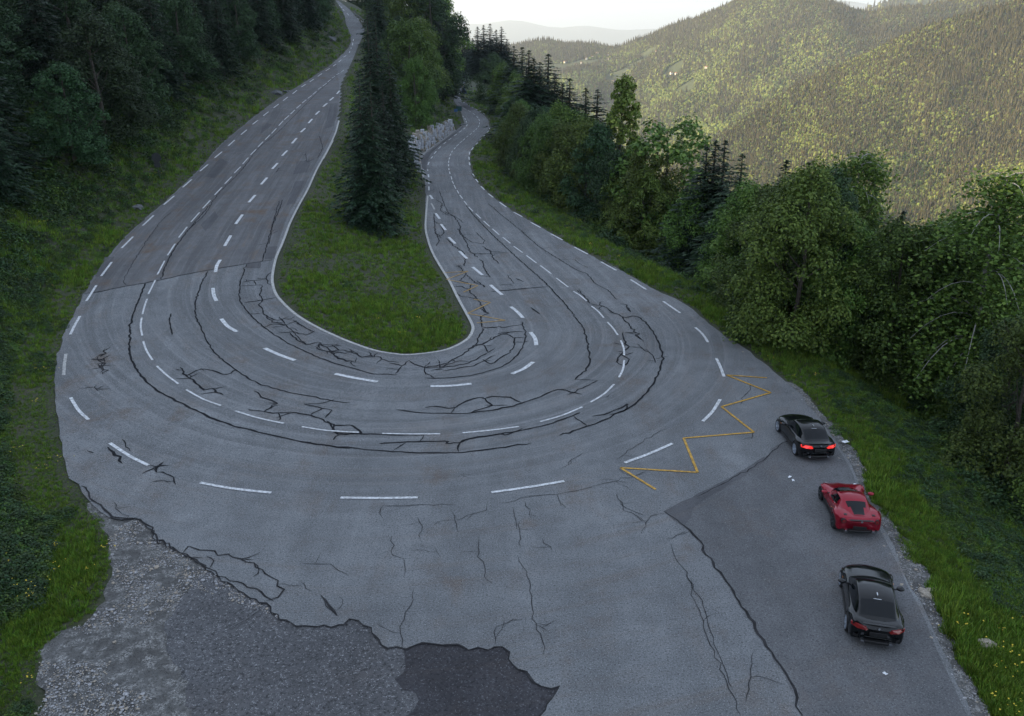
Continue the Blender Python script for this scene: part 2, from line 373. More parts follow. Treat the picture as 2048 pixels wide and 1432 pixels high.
def sheet(name, poly, mat, dz, step=1.2, parent=None, zf=zb, skirt=0):
    P = np.array(poly); x0, y0 = P.min(0); x1, y1 = P.max(0)
    xs = np.arange(x0, x1, step); ys = np.arange(y0, y1, step); X, Y = np.meshgrid(xs, ys); X = X.ravel() + .01; Y = Y.ravel() + .01
    if y1 > 150:
        kp = (Y < 130) | (np.arange(len(X)) % 1 == 0); X, Y = X[kp], Y[kp]
    k = inpoly(X, Y, P); pts = [Vector((float(a), float(b))) for a, b in poly] + [Vector((float(a), float(b))) for a, b in zip(X[k], Y[k])]
    n = len(poly); v, e, f, _, _, _ = delaunay_2d_cdt(pts, [], [list(range(n))], 1, 1e-5)
    V = np.array([(p.x, p.y) for p in v]); z = zf(V[:, 0], V[:, 1]) + dz
    V3 = np.concatenate([V, z[:, None]], 1); F = [tuple(q) for q in f]
    if F:
        a, b, c = (V3[F[0][i]] for i in range(3))
        if np.cross(b - a, c - a)[2] < 0: F = [q[::-1] for q in F]
    o = link(name, mkmesh(name, V3, F, mat), parent)
    Q = INL; d2 = ((V3[:, None, 0] - Q[None, :, 0]) ** 2 + (V3[:, None, 1] - Q[None, :, 1]) ** 2); k = d2.argmin(1)
    la = np.zeros((len(V3), 3), np.float32); la[:, 0] = np.sqrt(d2[np.arange(len(V3)), k]); la[:, 1] = INS[k]
    at = o.data.attributes.new('lane', 'FLOAT_VECTOR', 'POINT'); at.data.foreach_set('vector', la.ravel())
    return o
INL = np.array(jitter(catmull([p for p in wLI[6:]] + wRI[:28], 4), 0, .5)); INS = np.concatenate([[0], np.cumsum(np.hypot(*np.diff(INL, axis=0).T))])
def dens(pts, amp=.05, step=.5, seed=1): return jitter(pts, amp, step, seed)
# broken lower edge of the newer surfacing
BR = C('E', 540, 455, 600, 460, 680, 465, 720, 490, 770, 562, 850, 600, 900, 632, 970, 672, 1060, 730, 1100, 762, 1200, 822, 1300, 880, 1350, 915, 1380, 950, 1430, 970, 1500, 985, 1560, 990, 1700, 985) \
   + C('F', 215, 975, 250, 950, 330, 1005, 380, 1060, 430, 1098, 520, 1100, 570, 1082, 600, 1072, 640, 1078, 700, 1080, 770, 1080, 830, 1100, 920, 1098, 960, 1082, 1010, 1088, 1030, 1150, 1080, 1195, 1140, 1235, 1190, 1290, 1280, 1285, 1240, 1350, 1190, 1400, 1180, 1432)
wBR = [hit(p) for p in BR] + [(3.2, 17.5), (4.2, 12), (3, -20)]
wBRj = dens(wBR, .07, .22, 5)
lo_up = [p for p in wLO[1:-6]]                                # far end -> near
outer_left = lo_up[::-1]                                      # near -> far
poly = wBRj[::-1] + dens(outer_left, .05, .7, 2)[1:]
li = wLI[1:]; poly += [(li[0][0], li[0][1])] + dens(li[1:], .03, .7, 3)
ri = wRI; poly += dens(ri, .03, .7, 4)
poly += dens([p for p in wRO[:-2]], .05, .7, 6) + [(22, -20)]
# push the inner edge in under the island turf
road = sheet('road', poly, M['asphalt'], 0, 1.3); tag(road, kind='structure')
old = sheet('old_surfacing', [hit(p) for p in C('E', 935, 770, 1060, 700, 1300, 800, 1500, 900, 1700, 900)] + [hit(p) for p in C('F', 400, 1000, 800, 1000, 1300, 1150, 1400, 1300, 1300, 1432)] + [(5, 12), (-8, 4), (-13, 12)]
            + dens([hit(p) for p in C('E', 945, 1432, 890, 1380, 905, 1300, 880, 1200, 835, 1100, 815, 1000, 850, 920, 935, 790)], .08, .3, 8), M['asphalt_old'], -.035, .8); tag(old, kind='structure')
dark = sheet('dark_patch', dens([hit(p) for p in C('F', 520, 1432, 585, 1350, 520, 1300, 480, 1250, 525, 1180, 500, 1090, 600, 1030, 900, 1040, 1040, 1060, 1110, 1170, 1300, 1240, 1300, 1290, 1260, 1400, 1220, 1432)] + [(1.8, 17), (-2, 17)], .08, .3, 9), M['asphalt_dark'], -.026, .8, old)
grav = sheet('gravel_ground', dens([hit(p) for p in C('E', 430, 380, 470, 450, 530, 560, 540, 640, 560, 700, 540, 780, 500, 900, 400, 980, 300, 1010, 200, 1100, 190, 1200, 230, 1300, 170, 1432)]
             + [(-17, 17), (-6, 12)] + [hit(p) for p in C('E', 1000, 1432, 1000, 1100, 1000, 900, 1400, 960, 1340, 820, 1100, 700, 860, 560, 700, 420, 500, 360)], .12, .4, 10), M['gravel'], -.045, .8); tag(grav, kind='structure')
sh1 = C('L', 640, 690, 760, 790, 850, 840, 960, 900, 1050, 1000, 1140, 1100, 1230, 1200, 1262, 1300, 1265, 1400) + C('H', 110, 250, 210, 330, 235, 420, 330, 490, 320, 560, 400, 640, 420, 760, 500, 840, 560, 960, 600, 1080, 650, 1200, 720, 1330, 780, 1432)
shoulder = dens([hit(p) for p in sh1], .12, .4, 12) + [(17.5, 14), (13, 14)] + [(p[0] - .5, p[1]) for p in [q for q in wRO if 17 < q[1] < 47][::-1]]
gs = sheet('gravel_shoulder', shoulder, M['gravel'], -.03, .8, zf=lambda x, y: H(x, y)); tag(gs, kind='structure')
# lay-by surfacing on the right and older surfacing up the left arm
bay = C('G', 735, 350, 700, 372, 620, 440, 500, 510, 380, 570, 250, 632, 300, 665, 340, 690, 420, 800, 520, 945, 620, 1112, 720, 1262, 770, 1360, 792, 1432)
wbay = dens([hit(p) for p in bay], .05, .3, 14) + [(8.6, 16), (18.5, 14)] + [(p[0] - .15, p[1]) for p in [q for q in wRO if 17 < q[1] < 38.6][::-1]]
sheet('lay_by_surface', wbay, M['asphalt_bay'], .010, 1.3, road)
arm = [hit(p) for p in C('B', 480, 540, 720, 495, 1000, 440, 1180, 405, 1400, 368, 1560, 345)] + [(p[0] - .5, p[1]) for p in [q for q in wLI if 76 < q[1] < 190][::-1]] + [(fLO(190) + .4, 190)] + [(p[0] + .15, p[1]) for p in [q for q in wLO if 68 < q[1] < 188]]
sheet('older_arm_surface', arm, M['asphalt_arm'], .010, 1.3, road)
def patch(t, *v, m='asphalt_patch', seed=1): sheet('repair_patch', dens([hit(p) for p in C(t, *v)], .03, .4, seed), M[m], .018, 1.2, road)
patch('A', 1260, 905, 1310, 930, 1230, 1020, 1175, 1015); patch('A', 1500, 730, 1530, 705, 1560, 715, 1490, 770)
patch('B', 1410, 365, 1500, 350, 1490, 392, 1410, 390); patch('B', 1530, 270, 1590, 265, 1570, 335, 1515, 340)
patch('B', 600, 330, 655, 325, 600, 440, 545, 440); patch('A', 1690, 1040, 1745, 1035, 1690, 1160, 1640, 1180)
patch('A', 1700, 925, 1780, 920, 1760, 985, 1680, 1000); patch('A', 1890, 600, 1935, 590, 1915, 720, 1860, 740)
patch('I', 680, 622, 770, 622, 930, 715, 815, 722); patch('I', 245, 1310, 310, 1245, 420, 1160, 560, 1060, 700, 960, 745, 905, 760, 920, 640, 1020, 480, 1130, 370, 1235, 330, 1330, 310, 1432, 240, 1432)
patch('G', 250, 632, 330, 590, 500, 506, 640, 420, 655, 430, 500, 535, 380, 600, 330, 690, 290, 665)
patch('A', 1150, 1290, 1230, 1210, 1250, 1240, 1180, 1330)

# ------------------------------------------------------------------ painted lines and sealed cracks (strips 4-8 mm proud)
class Strips:
    def __init__(s): s.V = []; s.F = []
    def add(s, pts, wid, dz=.016, taper=0, seed=None, wj=0):
        P = np.array(pts, float); n = len(P)
        if n < 2: return
        T = np.gradient(P, axis=0); T /= np.maximum(np.linalg.norm(T, axis=1), 1e-6)[:, None]; Nn = np.stack([-T[:, 1], T[:, 0]], 1)
        w_ = np.full(n, wid)
        if wj: w_ = w_ * (1 + wj * np.random.default_rng(seed or n).uniform(-1, 1, n))
        if taper: w_[0] *= .3; w_[-1] *= .3
        b = len(s.V)
        for i in range(n):
            for sg in (-1, 1):
                q = P[i] + Nn[i] * sg * w_[i] / 2; s.V.append((q[0], q[1], float(zb(q[0], q[1])) + dz))
        s.F += [(b + 2 * i, b + 2 * i + 2, b + 2 * i + 3, b + 2 * i + 1) for i in range(n - 1)]
    def build(s, name, mat, parent=road):
        V3 = np.array(s.V); F = []
        for f in s.F:
            a, b, c = V3[f[0]], V3[f[1]], V3[f[2]]
            F.append(f if np.cross(b - a, c - a)[2] > 0 else f[::-1])
        return link(name, mkmesh(name, V3, F, mat), parent)
def dashes(name, mat, wid, lst, dz=.024):
    S = Strips()
    for t, *v in lst:
        if t == '': continue
        w_ = [hit(p) for p in C(t, *v)]
        if len(w_) > 2: w_ = catmull(w_, 4)
        else:
            a, b = np.array(w_[0]), np.array(w_[1]); k = max(1, int(np.linalg.norm(b - a))); w_ = [a + (b - a) * i / k for i in range(k + 1)]
        S.add(w_, wid, dz)
    return S.build(name, mat)
K_ = lambda t, s: [(t, *map(float, q.split(','))) for q in s.split(';')]
dashes('edge_dashes', M['white'], .17,
  K_('A', '818,1293,880,1235;938,1174,998,1123;1047,1074,1098,1029;1146,981,1191,943;1230,905,1272,870;1308,836,1345,803;1380,772,1414,744;1447,713,1478,689;1508,664,1538,641;1568,618,1596,597;1622,577,1648,557;1676,538,1701,518;1727,499,1751,483;1774,470,1797,454;1820,438,1844,422;1866,406,1889,392;1908,380,1925,367;1940,356,1955,343;1968,328,1982,319')
  + K_('A', '697,1422,762,1357')
  + K_('K', '403,432,409,420;417,398,420,390;428,372,432,350;436,335,438,320;385,110,400,125;350,75,362,88;335,55,345,66;320,40,328,48;500,170,512,182;470,150,482,160')
  + K_('B', '580,437,640,357;495,580,552,490;403,772,428,720,458,667;405,1133,450,1205,507,1260')
  + K_('E', '541,90,640,155,730,200;985,285,1150,315,1335,335') + K_('F', '200,359,390,361,580,358;942,333,1120,308,1300,278')
  + K_('G', '97,442,190,408,283,367;402,280,440,242,470,194;485,105,470,65,455,33')
  + K_('L', '515,680,490,642,455,609;382,540,302,485;220,428,146,381;76,337,5,296')
  + K_('J', '996,497,917,454;848,413,777,376;717,340,656,307;602,275,551,247;506,218,462,194;424,168,388,143;355,117,330,98;310,78,291,59;277,39,264,22;257,8,248,-6')
  + K_('K', '1391,1353,1386,1330;1385,1308,1383,1285;1385,1265,1390,1243;1404,1227,1419,1207;1436,1187,1454,1168;1470,1150,1487,1135;1500,1117,1514,1104;1530,1086,1543,1070;1549,1057,1556,1047')
  + K_('I', '1015,768,990,752;968,738,945,728;922,715,900,705;880,692,855,683;838,674,820,664;770,632,755,622;742,610,728,600;720,592,712,582;705,572,700,562;701,548,702,538;705,526,710,514;716,504,724,494')
  + K_('I', '331,1425,331,1410;335,1370,347,1338;370,1295,388,1272;408,1240,432,1210;458,1180,488,1152;520,1123,550,1098;582,1075,612,1052;645,1026,675,1006;705,983,735,962;757,945,780,928;790,912,802,890;797,865,788,850;783,832,773,817;762,802,745,788')
  + K_('D', '1025,375,1024,353;1024,337,1024,320;1023,300,1021,283;1018,262,1017,247'))
dashes('worn_dash', M['white_worn'], .18, K_('B', '365,1005,370,940,378,883') + K_('J', '50,180,33,148'))
dashes('centre_dashes', M['white'], .12,
  K_('A', '1161,1195,1205,1148;1230,1117,1271,1074;1288,1053,1327,1013;1342,992,1378,956;1390,940,1422,904;1435,888,1467,856;1478,842,1507,812;1519,801,1547,773;1556,765,1583,736;1597,720,1622,693;1629,686,1656,662;1664,654,1689,631;1698,621,1723,600;1731,591,1754,572;1763,564,1786,548;1791,542,1813,524;1822,512,1840,500;1849,493,1871,478;1877,470,1895,456;1902,448,1920,438;1927,430,1944,420;1950,415,1970,402')
  + K_('B', '902,428,943,350;850,540,870,500,890,460;816,656,828,610,843,568;815,778,806,725,812,675;820,810,840,865,874,918;898,952,955,1005,1023,1055;1067,1088,1160,1140,1265,1179;1348,1210,1480,1250,1626,1281;960,318,1003,252;1024,216,1072,155;1094,127,1143,72')
  + K_('F', '10,10,130,28,290,38;405,43,550,46,690,45;800,40,940,27,1077,9')
  + K_('J', '600,1286,715,1253,820,1209;862,1185,930,1143,985,1091;1010,1055,1032,1010,1037,966;1037,940,1035,905,1020,863;1004,835,980,800,950,767;931,744,900,710,867,684;842,658,810,630,773,607;746,585,684,538;657,515,600,472;581,460,528,420;508,405,462,372;445,357,405,325;386,312,351,281;337,269,305,240;291,227,264,202;250,190,228,168;219,156,203,136;196,124,181,105;176,97,167,80;161,73,151,53;149,46,141,31;140,24,136,8')
  + K_('K', '1228,1425,1224,1405;1220,1393,1218,1377;1216,1362,1216,1346;1216,1333,1218,1316;1220,1306,1224,1290;1227,1275,1234,1260;1240,1248,1250,1234;1260,1222,1272,1208;1280,1198,1300,1180;1307,1172,1325,1157;1335,1150,1350,1135;1360,1125,1378,1112;1390,1103,1405,1090;1415,1080,1430,1070;1438,1062,1450,1050;1458,1042,1466,1028;1468,1018,1471,1003;1469,990,1463,975;1456,965,1445,950;1432,940,1415,928;1400,918,1375,905;1355,895,1330,880'))
dashes('inner_dashes', M['white'], .26,
  K_('A', '1945,520,1930,538;1911,558,1889,576;1874,592,1851,611;1829,637,1808,657;1788,682,1767,706;1748,735,1723,758;1699,792,1673,822;1645,863,1616,893;1590,935,1560,968;1530,1018,1496,1057;1462,1118,1425,1160;1389,1230,1350,1284;1322,1350,1287,1410')
  + K_('B', '1262,344,1243,375,1234,415;1220,505,1225,545,1240,580;1268,682,1305,725,1358,756;1515,850,1600,888,1690,920')
  + K_('P', '670,748,712,757,755,764;861,773,902,772,943,768')
  + K_('J', '453,1037,515,1010,563,975;580,888,572,850,549,820;510,745,480,713,447,687;402,626,340,573;299,522,248,480;218,436,180,398;157,358,124,325;108,288,83,257;76,228,55,200;40,125,25,105'))
S = Strips(); inner = [p for p in wLI[6:]] + wRI[:12] + [hit(C('D', 1018, 405)[0])]
S.add(catmull(inner, 5), .20, .024); S.build('inner_edge_line', M['white_worn'])
dashes('yellow_zigzag', M['yellow'], .12, [('G', *a) for a in ((653, 110, 495, 99), (495, 99, 668, 168), (668, 168, 475, 223), (475, 223, 602, 323), (602, 323, 327, 346), (327, 346, 382, 480), (382, 480, 80, 462), (80, 462, 218, 547))], .026)
dashes('worn_zigzag', M['yellow_worn'], .13, [('J', *a) for a in ((90, 512, 225, 502), (225, 502, 112, 545), (112, 545, 275, 577), (275, 577, 200, 612), (255, 648, 340, 665), (340, 665, 222, 722), (222, 722, 418, 758), (418, 758, 270, 772))], .026)

tar = Strips(); thin = Strips(); cs = [0]
def crack(t, *v, wd=.075, st=tar, amp=.035, branch=0):
    cs[0] += 1; wd = wd * ((1.2 if wd < .085 else .95) if st is tar else .85); w_ = [hit(p) for p in C(t, *v)]; w_ = catmull(w_, 3) if len(w_) > 4 and amp < .05 else w_
    j = jitter(w_, amp, .28, cs[0]); st.add(j, wd, .020, 1, cs[0], .35)
    r = np.random.default_rng(cs[0] + 500)
    for _ in range(branch):
        i = r.integers(1, len(j) - 1); a = r.uniform(0, 6.28); p = np.array(j[i]); L = [tuple(p)]
        for k in range(r.integers(2, 5)): a += r.normal() * .35; p = p + .26 * np.array([math.cos(a), math.sin(a)]); L.append(tuple(p))
        st.add(L, wd * .7, .020, 1, 1, .3)
crack('B', 832, 478, 800, 560, 765, 650, 745, 740, 745, 880, 770, 950, 820, 1020, 900, 1090, 1010, 1150, 1140, 1215, 1280, 1275, 1480, 1330, 1700, 1380, 1900, 1410, 2005, 1425, wd=.12)
crack('F', 0, 85, 130, 100, 280, 118, 430, 130, 620, 138, 800, 135, 950, 118, 1140, 90, wd=.08)
crack('J', 700, 1358, 840, 1310, 960, 1265, 1060, 1215, 1140, 1150, 1200, 1070, 1235, 970, 1225, 900, 1190, 820, 1110, 740, 1030, 745, wd=.11)
crack('B', 1190, 410, 1150, 490, 1120, 590, 1125, 670, 1160, 750, 1210, 850, 1290, 930, 1390, 1000, 1500, 1060, 1700, 1110, 1900, 1150, 2005, 1162, wd=.09)
crack('J', -148, 1222, 0, 1240, 140, 1243, 260, 1238, 430, 1210, 500, 1188, 600, 1155, 690, 1118, 760, 1130, 820, 1143, wd=.08)
crack('B', 1410, 368, 1380, 460, 1370, 540, 1400, 620, 1500, 720, 1600, 790, 1750, 870, 1900, 930, 2005, 960, wd=.09)
crack('D', 560, 1385, 640, 1408, 700, 1425, 850, 1432, wd=.07); crack('J', 0, 1058, 140, 1055, 280, 1035, 400, 1000, 470, 950, 510, 890, 523, 830, 505, 765, wd=.09)
crack('J', 75, 85, 100, 150, 125, 200, 170, 225, 200, 250, wd=.06, branch=5)
crack('J', 215, 160, 250, 205, 330, 290, 425, 380, 500, 450, 580, 520, 645, 580, 720, 660, 790, 750, 830, 810, 850, 890, 862, 960, 840, 1010, 780, 1068, wd=.08)
crack('J', 780, 1066, 900, 1072, 820, 1110, 740, 1148, wd=.05)
crack('A', 1960, 405, 1830, 520, 1700, 650, 1590, 760, 1480, 850, 1380, 980, 1250, 1110, 1180, 1220, 1100, 1300, wd=.06)
crack('B', 1200, 30, 1150, 90, 1080, 170, 1000, 280, 950, 370, 925, 455, wd=.08)
crack('B', 480, 540, 620, 515, 720, 495, 870, 470, 1000, 440, 1180, 405, 1400, 368, 1560, 345, wd=.07)
crack('B', 1620, 0, 1560, 150, 1520, 290, 1500, 355, wd=.07); crack('A', 1600, 1150, 1560, 1290, 1540, 1400, wd=.06, branch=4)
crack('B', 980, 70, 900, 150, 800, 300, 740, 400, 710, 465, 725, 490, wd=.04)
crack('J', 330, 150, 400, 210, 500, 290, 590, 370, 700, 440, 780, 490, 850, 520, 880, 560, 950, 600, 1000, 650, wd=.06, branch=6)
crack('J', 700, 440, 780, 440, 800, 460, 850, 485, wd=.04); crack('J', 865, 672, 940, 690, 980, 715, 1030, 740, 1080, 800, 1130, 860, wd=.08, amp=.08, branch=6)
crack('J', 1015, 672, 1045, 675, 1070, 715, 1050, 690, wd=.08); crack('J', 1030, 820, 1045, 880, 1060, 900, 1010, 940, 1000, 975, 1040, 990, 1060, 960, 1010, 930, wd=.08, branch=3)
crack('J', 1060, 895, 1120, 900, 1180, 930, 1200, 980, wd=.05, branch=4); crack('J', 1030, 820, 1100, 830, 1140, 870, wd=.05)
crack('J', 800, 595, 830, 635, 860, 670, wd=.07); crack('J', 795, 600, 815, 615, wd=.1)
crack('B', 1030, 960, 1060, 1005, 1130, 1050, 1170, 1085, 1215, 1080, 1280, 1118, wd=.12, amp=.06, branch=6)
crack('B', 1060, 1010, 1150, 970, 1220, 980, 1300, 1000, 1355, 970, wd=.09); crack('B', 1150, 965, 1170, 980, wd=.12)
crack('B', 1455, 1095, 1500, 1130, 1560, 1150, 1580, 1165, 1510, 1215, 1560, 1222, 1690, 1220, 1830, 1250, 1890, 1280, 1940, 1350, wd=.10, amp=.05, branch=5)
crack('B', 1740, 1170, 1900, 1205, 1860, 1250, wd=.07); crack('B', 1580, 1250, 1670, 1220, wd=.06); crack('B', 1925, 1140, 1850, 1165, 1740, 1170, wd=.05)
crack('F', 130, -20, 160, 0, 180, 40, 320, 45, 570, 50, 610, 48, wd=.07); crack('F', 160, 0, 200, 5, 260, 5, 300, 40, 250, 45, 190, 50, 165, 75, wd=.10)
crack('F', 390, 92, 450, 88, 710, 80, 720, 90, 780, 88, 830, 70, 980, 45, 1020, 48, 1100, 15, wd=.08); crack('F', 790, 86, 775, 105, 780, 132, wd=.10); crack('F', 610, 50, 585, 85, wd=.06); crack('F', 520, 88, 455, 128, wd=.06)
crack('J', 180, 1395, 220, 1375, 420, 1345, 600, 1310, 770, 1255, 810, 1238, wd=.08); crack('J', 775, 1258, 845, 1308, wd=.06)
crack('J', 870, 1258, 960, 1240, 1040, 1200, 1055, 1195, 1040, 1225, 960, 1250, wd=.09)
crack('J', 0, 1213, 60, 1205, 150, 1215, 190, 1190, 280, 1160, 310, 1165, 350, 1155, 440, 1160, 500, 1185, wd=.08); crack('J', 300, 1158, 320, 1180, 350, 1200, 240, 1238, wd=.08); crack('J', 310, 1200, 430, 1200, wd=.05); crack('J', 135, 1240, 155, 1215, wd=.07)
crack('B', 980, 650, 975, 700, 985, 775, wd=.09)
for q in ((600, 855, 590, 880, 575, 900), (560, 900, 580, 930, 600, 960, 590, 1000), (610, 900, 600, 930), (560, 940, 575, 990), (555, 1060, 560, 1095)): crack('B', *q, wd=.10, st=thin, amp=.14, branch=3); crack('J', 550, 690, 600, 725, wd=.03); crack('J', 340, 608, 440, 600, 540, 590, 645, 582, wd=.05)
crack('J', 385, 575, 440, 570, 465, 565, 430, 520, wd=.05, branch=3); crack('J', 475, 540, 500, 550, 515, 558, wd=.16); crack('J', 945, 1160, 958, 1150, wd=.18)
for q in ((100, 190, 150, 215, 185, 265, 180, 300, 215, 350, 235, 400, 275, 430), (60, 130, 90, 150, 80, 185, 120, 210, 170, 215), (45, 200, 50, 260, 55, 300, 75, 345, 60, 370), (45, 240, 80, 260, 100, 300, 80, 320, 50, 300),
          (170, 280, 200, 320, 240, 350, 300, 360, 310, 340, 265, 300), (280, 440, 300, 450, 310, 490, 340, 535), (300, 370, 340, 400, 360, 440, 390, 465), (310, 380, 350, 400, 400, 400), (240, 410, 320, 410, 430, 405),
          (110, 330, 150, 370, 200, 400, 210, 440, 205, 475, 150, 475), (175, 475, 215, 520, 180, 550, 240, 570, 230, 610, 270, 640, 300, 690, 325, 720, 290, 740, 300, 790, 330, 800),
          (215, 520, 260, 560, 300, 575, 310, 585, 270, 550), (150, 580, 190, 580, 230, 600), (150, 600, 180, 630, 240, 640, 265, 645), (265, 690, 300, 700, 320, 720), (300, 800, 390, 790, 400, 798, 500, 780),
          (300, 800, 290, 830, 265, 885, 190, 940, 120, 980, 0, 1005), (265, 885, 300, 880, 340, 860, 400, 828, 430, 830, 460, 850, 520, 845), (400, 828, 460, 815, 520, 818), (290, 880, 320, 900, 330, 925, 365, 905), (200, 910, 240, 900, 330, 870),
          (330, 925, 290, 945, 230, 980, 120, 1000, 30, 1020), (470, 845, 465, 890, 430, 935, 340, 985, 300, 960), (60, 1000, 80, 985, 78, 1010)):
    crack('J', *q, wd=.075, amp=.05, branch=1)
for q in ((1555, 410, 1525, 440, 1530, 480, 1560, 490), (1390, 470, 1460, 460, 1520, 455), (1380, 490, 1460, 490, 1460, 460), (1500, 490, 1490, 540, 1500, 570, 1485, 600, 1510, 650, 1550, 680, 1600, 690, 1650, 670), (1400, 590, 1500, 575, 1580, 560),
          (1440, 655, 1500, 650), (1510, 650, 1560, 700, 1640, 715, 1600, 670), (1510, 730, 1570, 710, 1640, 715, 1700, 690), (1640, 715, 1680, 760, 1750, 830, 1830, 815), (1580, 765, 1680, 755, 1750, 775, 1795, 755, 1680, 690),
          (1750, 830, 1700, 800, 1660, 760), (1830, 815, 1900, 870, 1980, 880, 2010, 870), (1830, 820, 1810, 850, 1880, 870, 1960, 860), (1900, 870, 1940, 910, 2010, 930)):
    crack('B', *q, wd=.07, amp=.05, branch=1)
for q in ((370, 1270, 400, 1260, 470, 1260, 510, 1290, 580, 1300, 640, 1330, 720, 1330), (400, 1285, 470, 1310, 520, 1300), (460, 1300, 490, 1330, 600, 1360, 610, 1335), (680, 1300, 710, 1330, 735, 1305), (720, 1325, 770, 1350, 850, 1360),
          (800, 1365, 870, 1380, 910, 1350, 940, 1370, 1000, 1390, 1080, 1390), (870, 1380, 830, 1425), (1000, 1390, 1005, 1430), (1080, 1390, 1200, 1350, 1250, 1355), (560, 1280, 580, 1300), (1100, 1410, 1280, 1380, 1400, 1320)):
    crack('D', *q, wd=.07, amp=.05, branch=1)
for q in ((1750, 880, 1760, 930, 1800, 910), (1830, 780, 1850, 850, 1820, 905), (1580, 990, 1600, 960)): crack('A', *q, wd=.06, branch=3)
# fine, unsealed cracks
TH = dict(wd=.028, st=thin, amp=.05)
for q in ((580, 455, 600, 500, 595, 565), (450, 550, 455, 640, 510, 660, 515, 700, 510, 750), (560, 810, 545, 890, 500, 960, 495, 1060, 500, 1100), (880, 560, 880, 650, 905, 700, 910, 770, 960, 790), (1085, 470, 1080, 560, 1085, 600), (1070, 640, 1100, 700, 1130, 790, 1145, 900, 1155, 980, 1190, 1060, 1195, 1130),
          (400, 400, 550, 395, 770, 392), (980, 385, 1120, 350, 1260, 340, 1450, 300), (1265, 345, 1285, 400), (1560, 330, 1600, 420, 1680, 470, 1720, 470), (0, 770, 60, 820), (100, 840, 140, 890, 180, 940), (770, 265, 790, 245, 860, 250), (960, 1080, 965, 990, 1090, 960), (1155, 980, 1225, 1020), (765, 470, 850, 435, 910, 420, 920, 390), (750, 430, 780, 530), (1450, 300, 1560, 275, 1720, 230), (1280, 220, 1390, 140), (0, 680, 150, 685, 240, 745), (400, 410, 405, 460), (1050, 410, 1070, 470), (1190, 560, 1240, 625), (1110, 380, 1135, 460), (660, 600, 690, 650)): crack('F', *q, **TH, branch=1)
for q in ((260, 740, 330, 720, 350, 710), (280, 760, 300, 830, 340, 870, 360, 960, 400, 1060, 440, 1180, 500, 1300, 550, 1432), (340, 880, 400, 980, 430, 1100, 520, 1330), (250, 640, 200, 650, 160, 720), (80, 590, 100, 620, 180, 650), (550, 215, 590, 130), (0, 510, 60, 510, 110, 520), (600, 320, 590, 350), (260, 310, 180, 350, 60, 430), (600, 1180, 590, 1280, 570, 1380)): crack('G', *q, **TH, branch=1)
for q in ((1140, 1010, 1220, 960, 1300, 900), (400, 440, 380, 520), (560, 380, 600, 440, 660, 480)): crack('E', *q, wd=.03, st=thin, amp=.06, branch=2)
crack('G', 250, 632, 300, 665, 340, 690, 420, 800, 520, 945, 620, 1112, 720, 1262, 770, 1360, 792, 1432, wd=.10, st=thin, amp=.06)
crack('G', 740, 355, 700, 375, 620, 445, 500, 515, 380, 575, wd=.05, st=thin)
crack('E', 900, 630, 920, 605, 1020, 615, 1150, 650, 1250, 680, 1310, 730, 1360, 770, 1390, 810, 1370, 850, 1300, 870, wd=.07, st=thin, amp=.05, branch=3)
crack('E', 850, 600, 980, 680, 1080, 740, 1200, 780, 1330, 860, wd=.07, st=thin, amp=.06, branch=3); crack('E', 700, 475, 740, 490, 775, 560, 860, 620, wd=.09, st=thin, amp=.08)
crack('E', 400, 300, 450, 360, 500, 410, 550, 455, 700, 470, wd=.09, st=thin, amp=.05); crack('E', 1580, 840, 1620, 890, 1660, 940, wd=.10, st=thin)
crack('E', 530, 110, 560, 150, 600, 190, wd=.14, amp=.08); crack('E', 600, 70, 640, 130, wd=.05); crack('E', 740, 200, 770, 235, wd=.12, amp=.1, branch=4); crack('E', 800, 230, 850, 260, 865, 295, wd=.05, branch=2); crack('E', 430, 128, 460, 138, wd=.2, amp=.05)
tar.build('sealed_cracks', M['tar']); thin.build('fine_cracks', M['crack'])
# dark broken lip under the newer surfacing
lip = Strips(); lip.add([(p[0], p[1]) for p in wBRj[:-4]], .05, .003, 0, 3, .8); lip.build('broken_edge', M['crack'], road)

# ------------------------------------------------------------------ far terrain: ridges at their real distances
def interp(tab):
    a = np.array(tab, float); return lambda x: np.interp(x, a[:, 0], a[:, 1])
sky1 = interp([(1180, 470), (1300, 380), (1400, 300), (1500, 235), (1590, 180), (1640, 152), (1685, 131), (1732, 111), (1789, 83), (1827, 66), (1875, 49), (1938, 32), (2001, 15), (2048, 0), (2200, -60), (2500, -150)])
sky2 = interp([(700, 150), (860, 112), (960, 97), (1045, 91), (1070, 86), (1100, 84), (1130, 88), (1180, 93), (1215, 98), (1240, 97), (1290, 80), (1330, 60), (1345, 56), (1400, 37), (1450, 15), (1490, 0), (1550, -8), (1610, 0), (1640, 5), (1690, 18), (1730, 29), (1780, 23), (1875, 9), (1919, 0), (2048, -40), (2300, -110)])
sky3 = interp([(1560, 70), (1660, 45), (1720, 25), (1748, 12), (1800, -4), (1900, -20), (2100, -40)])
sky4 = interp([(500, 40), (800, 22), (870, 34), (950, 50), (1030, 38), (1110, 56), (1170, 50), (1240, 60), (1500, 50), (1600, 20), (1640, -2), (1700, 2), (1760, 12), (2000, 20), (2300, 10)])
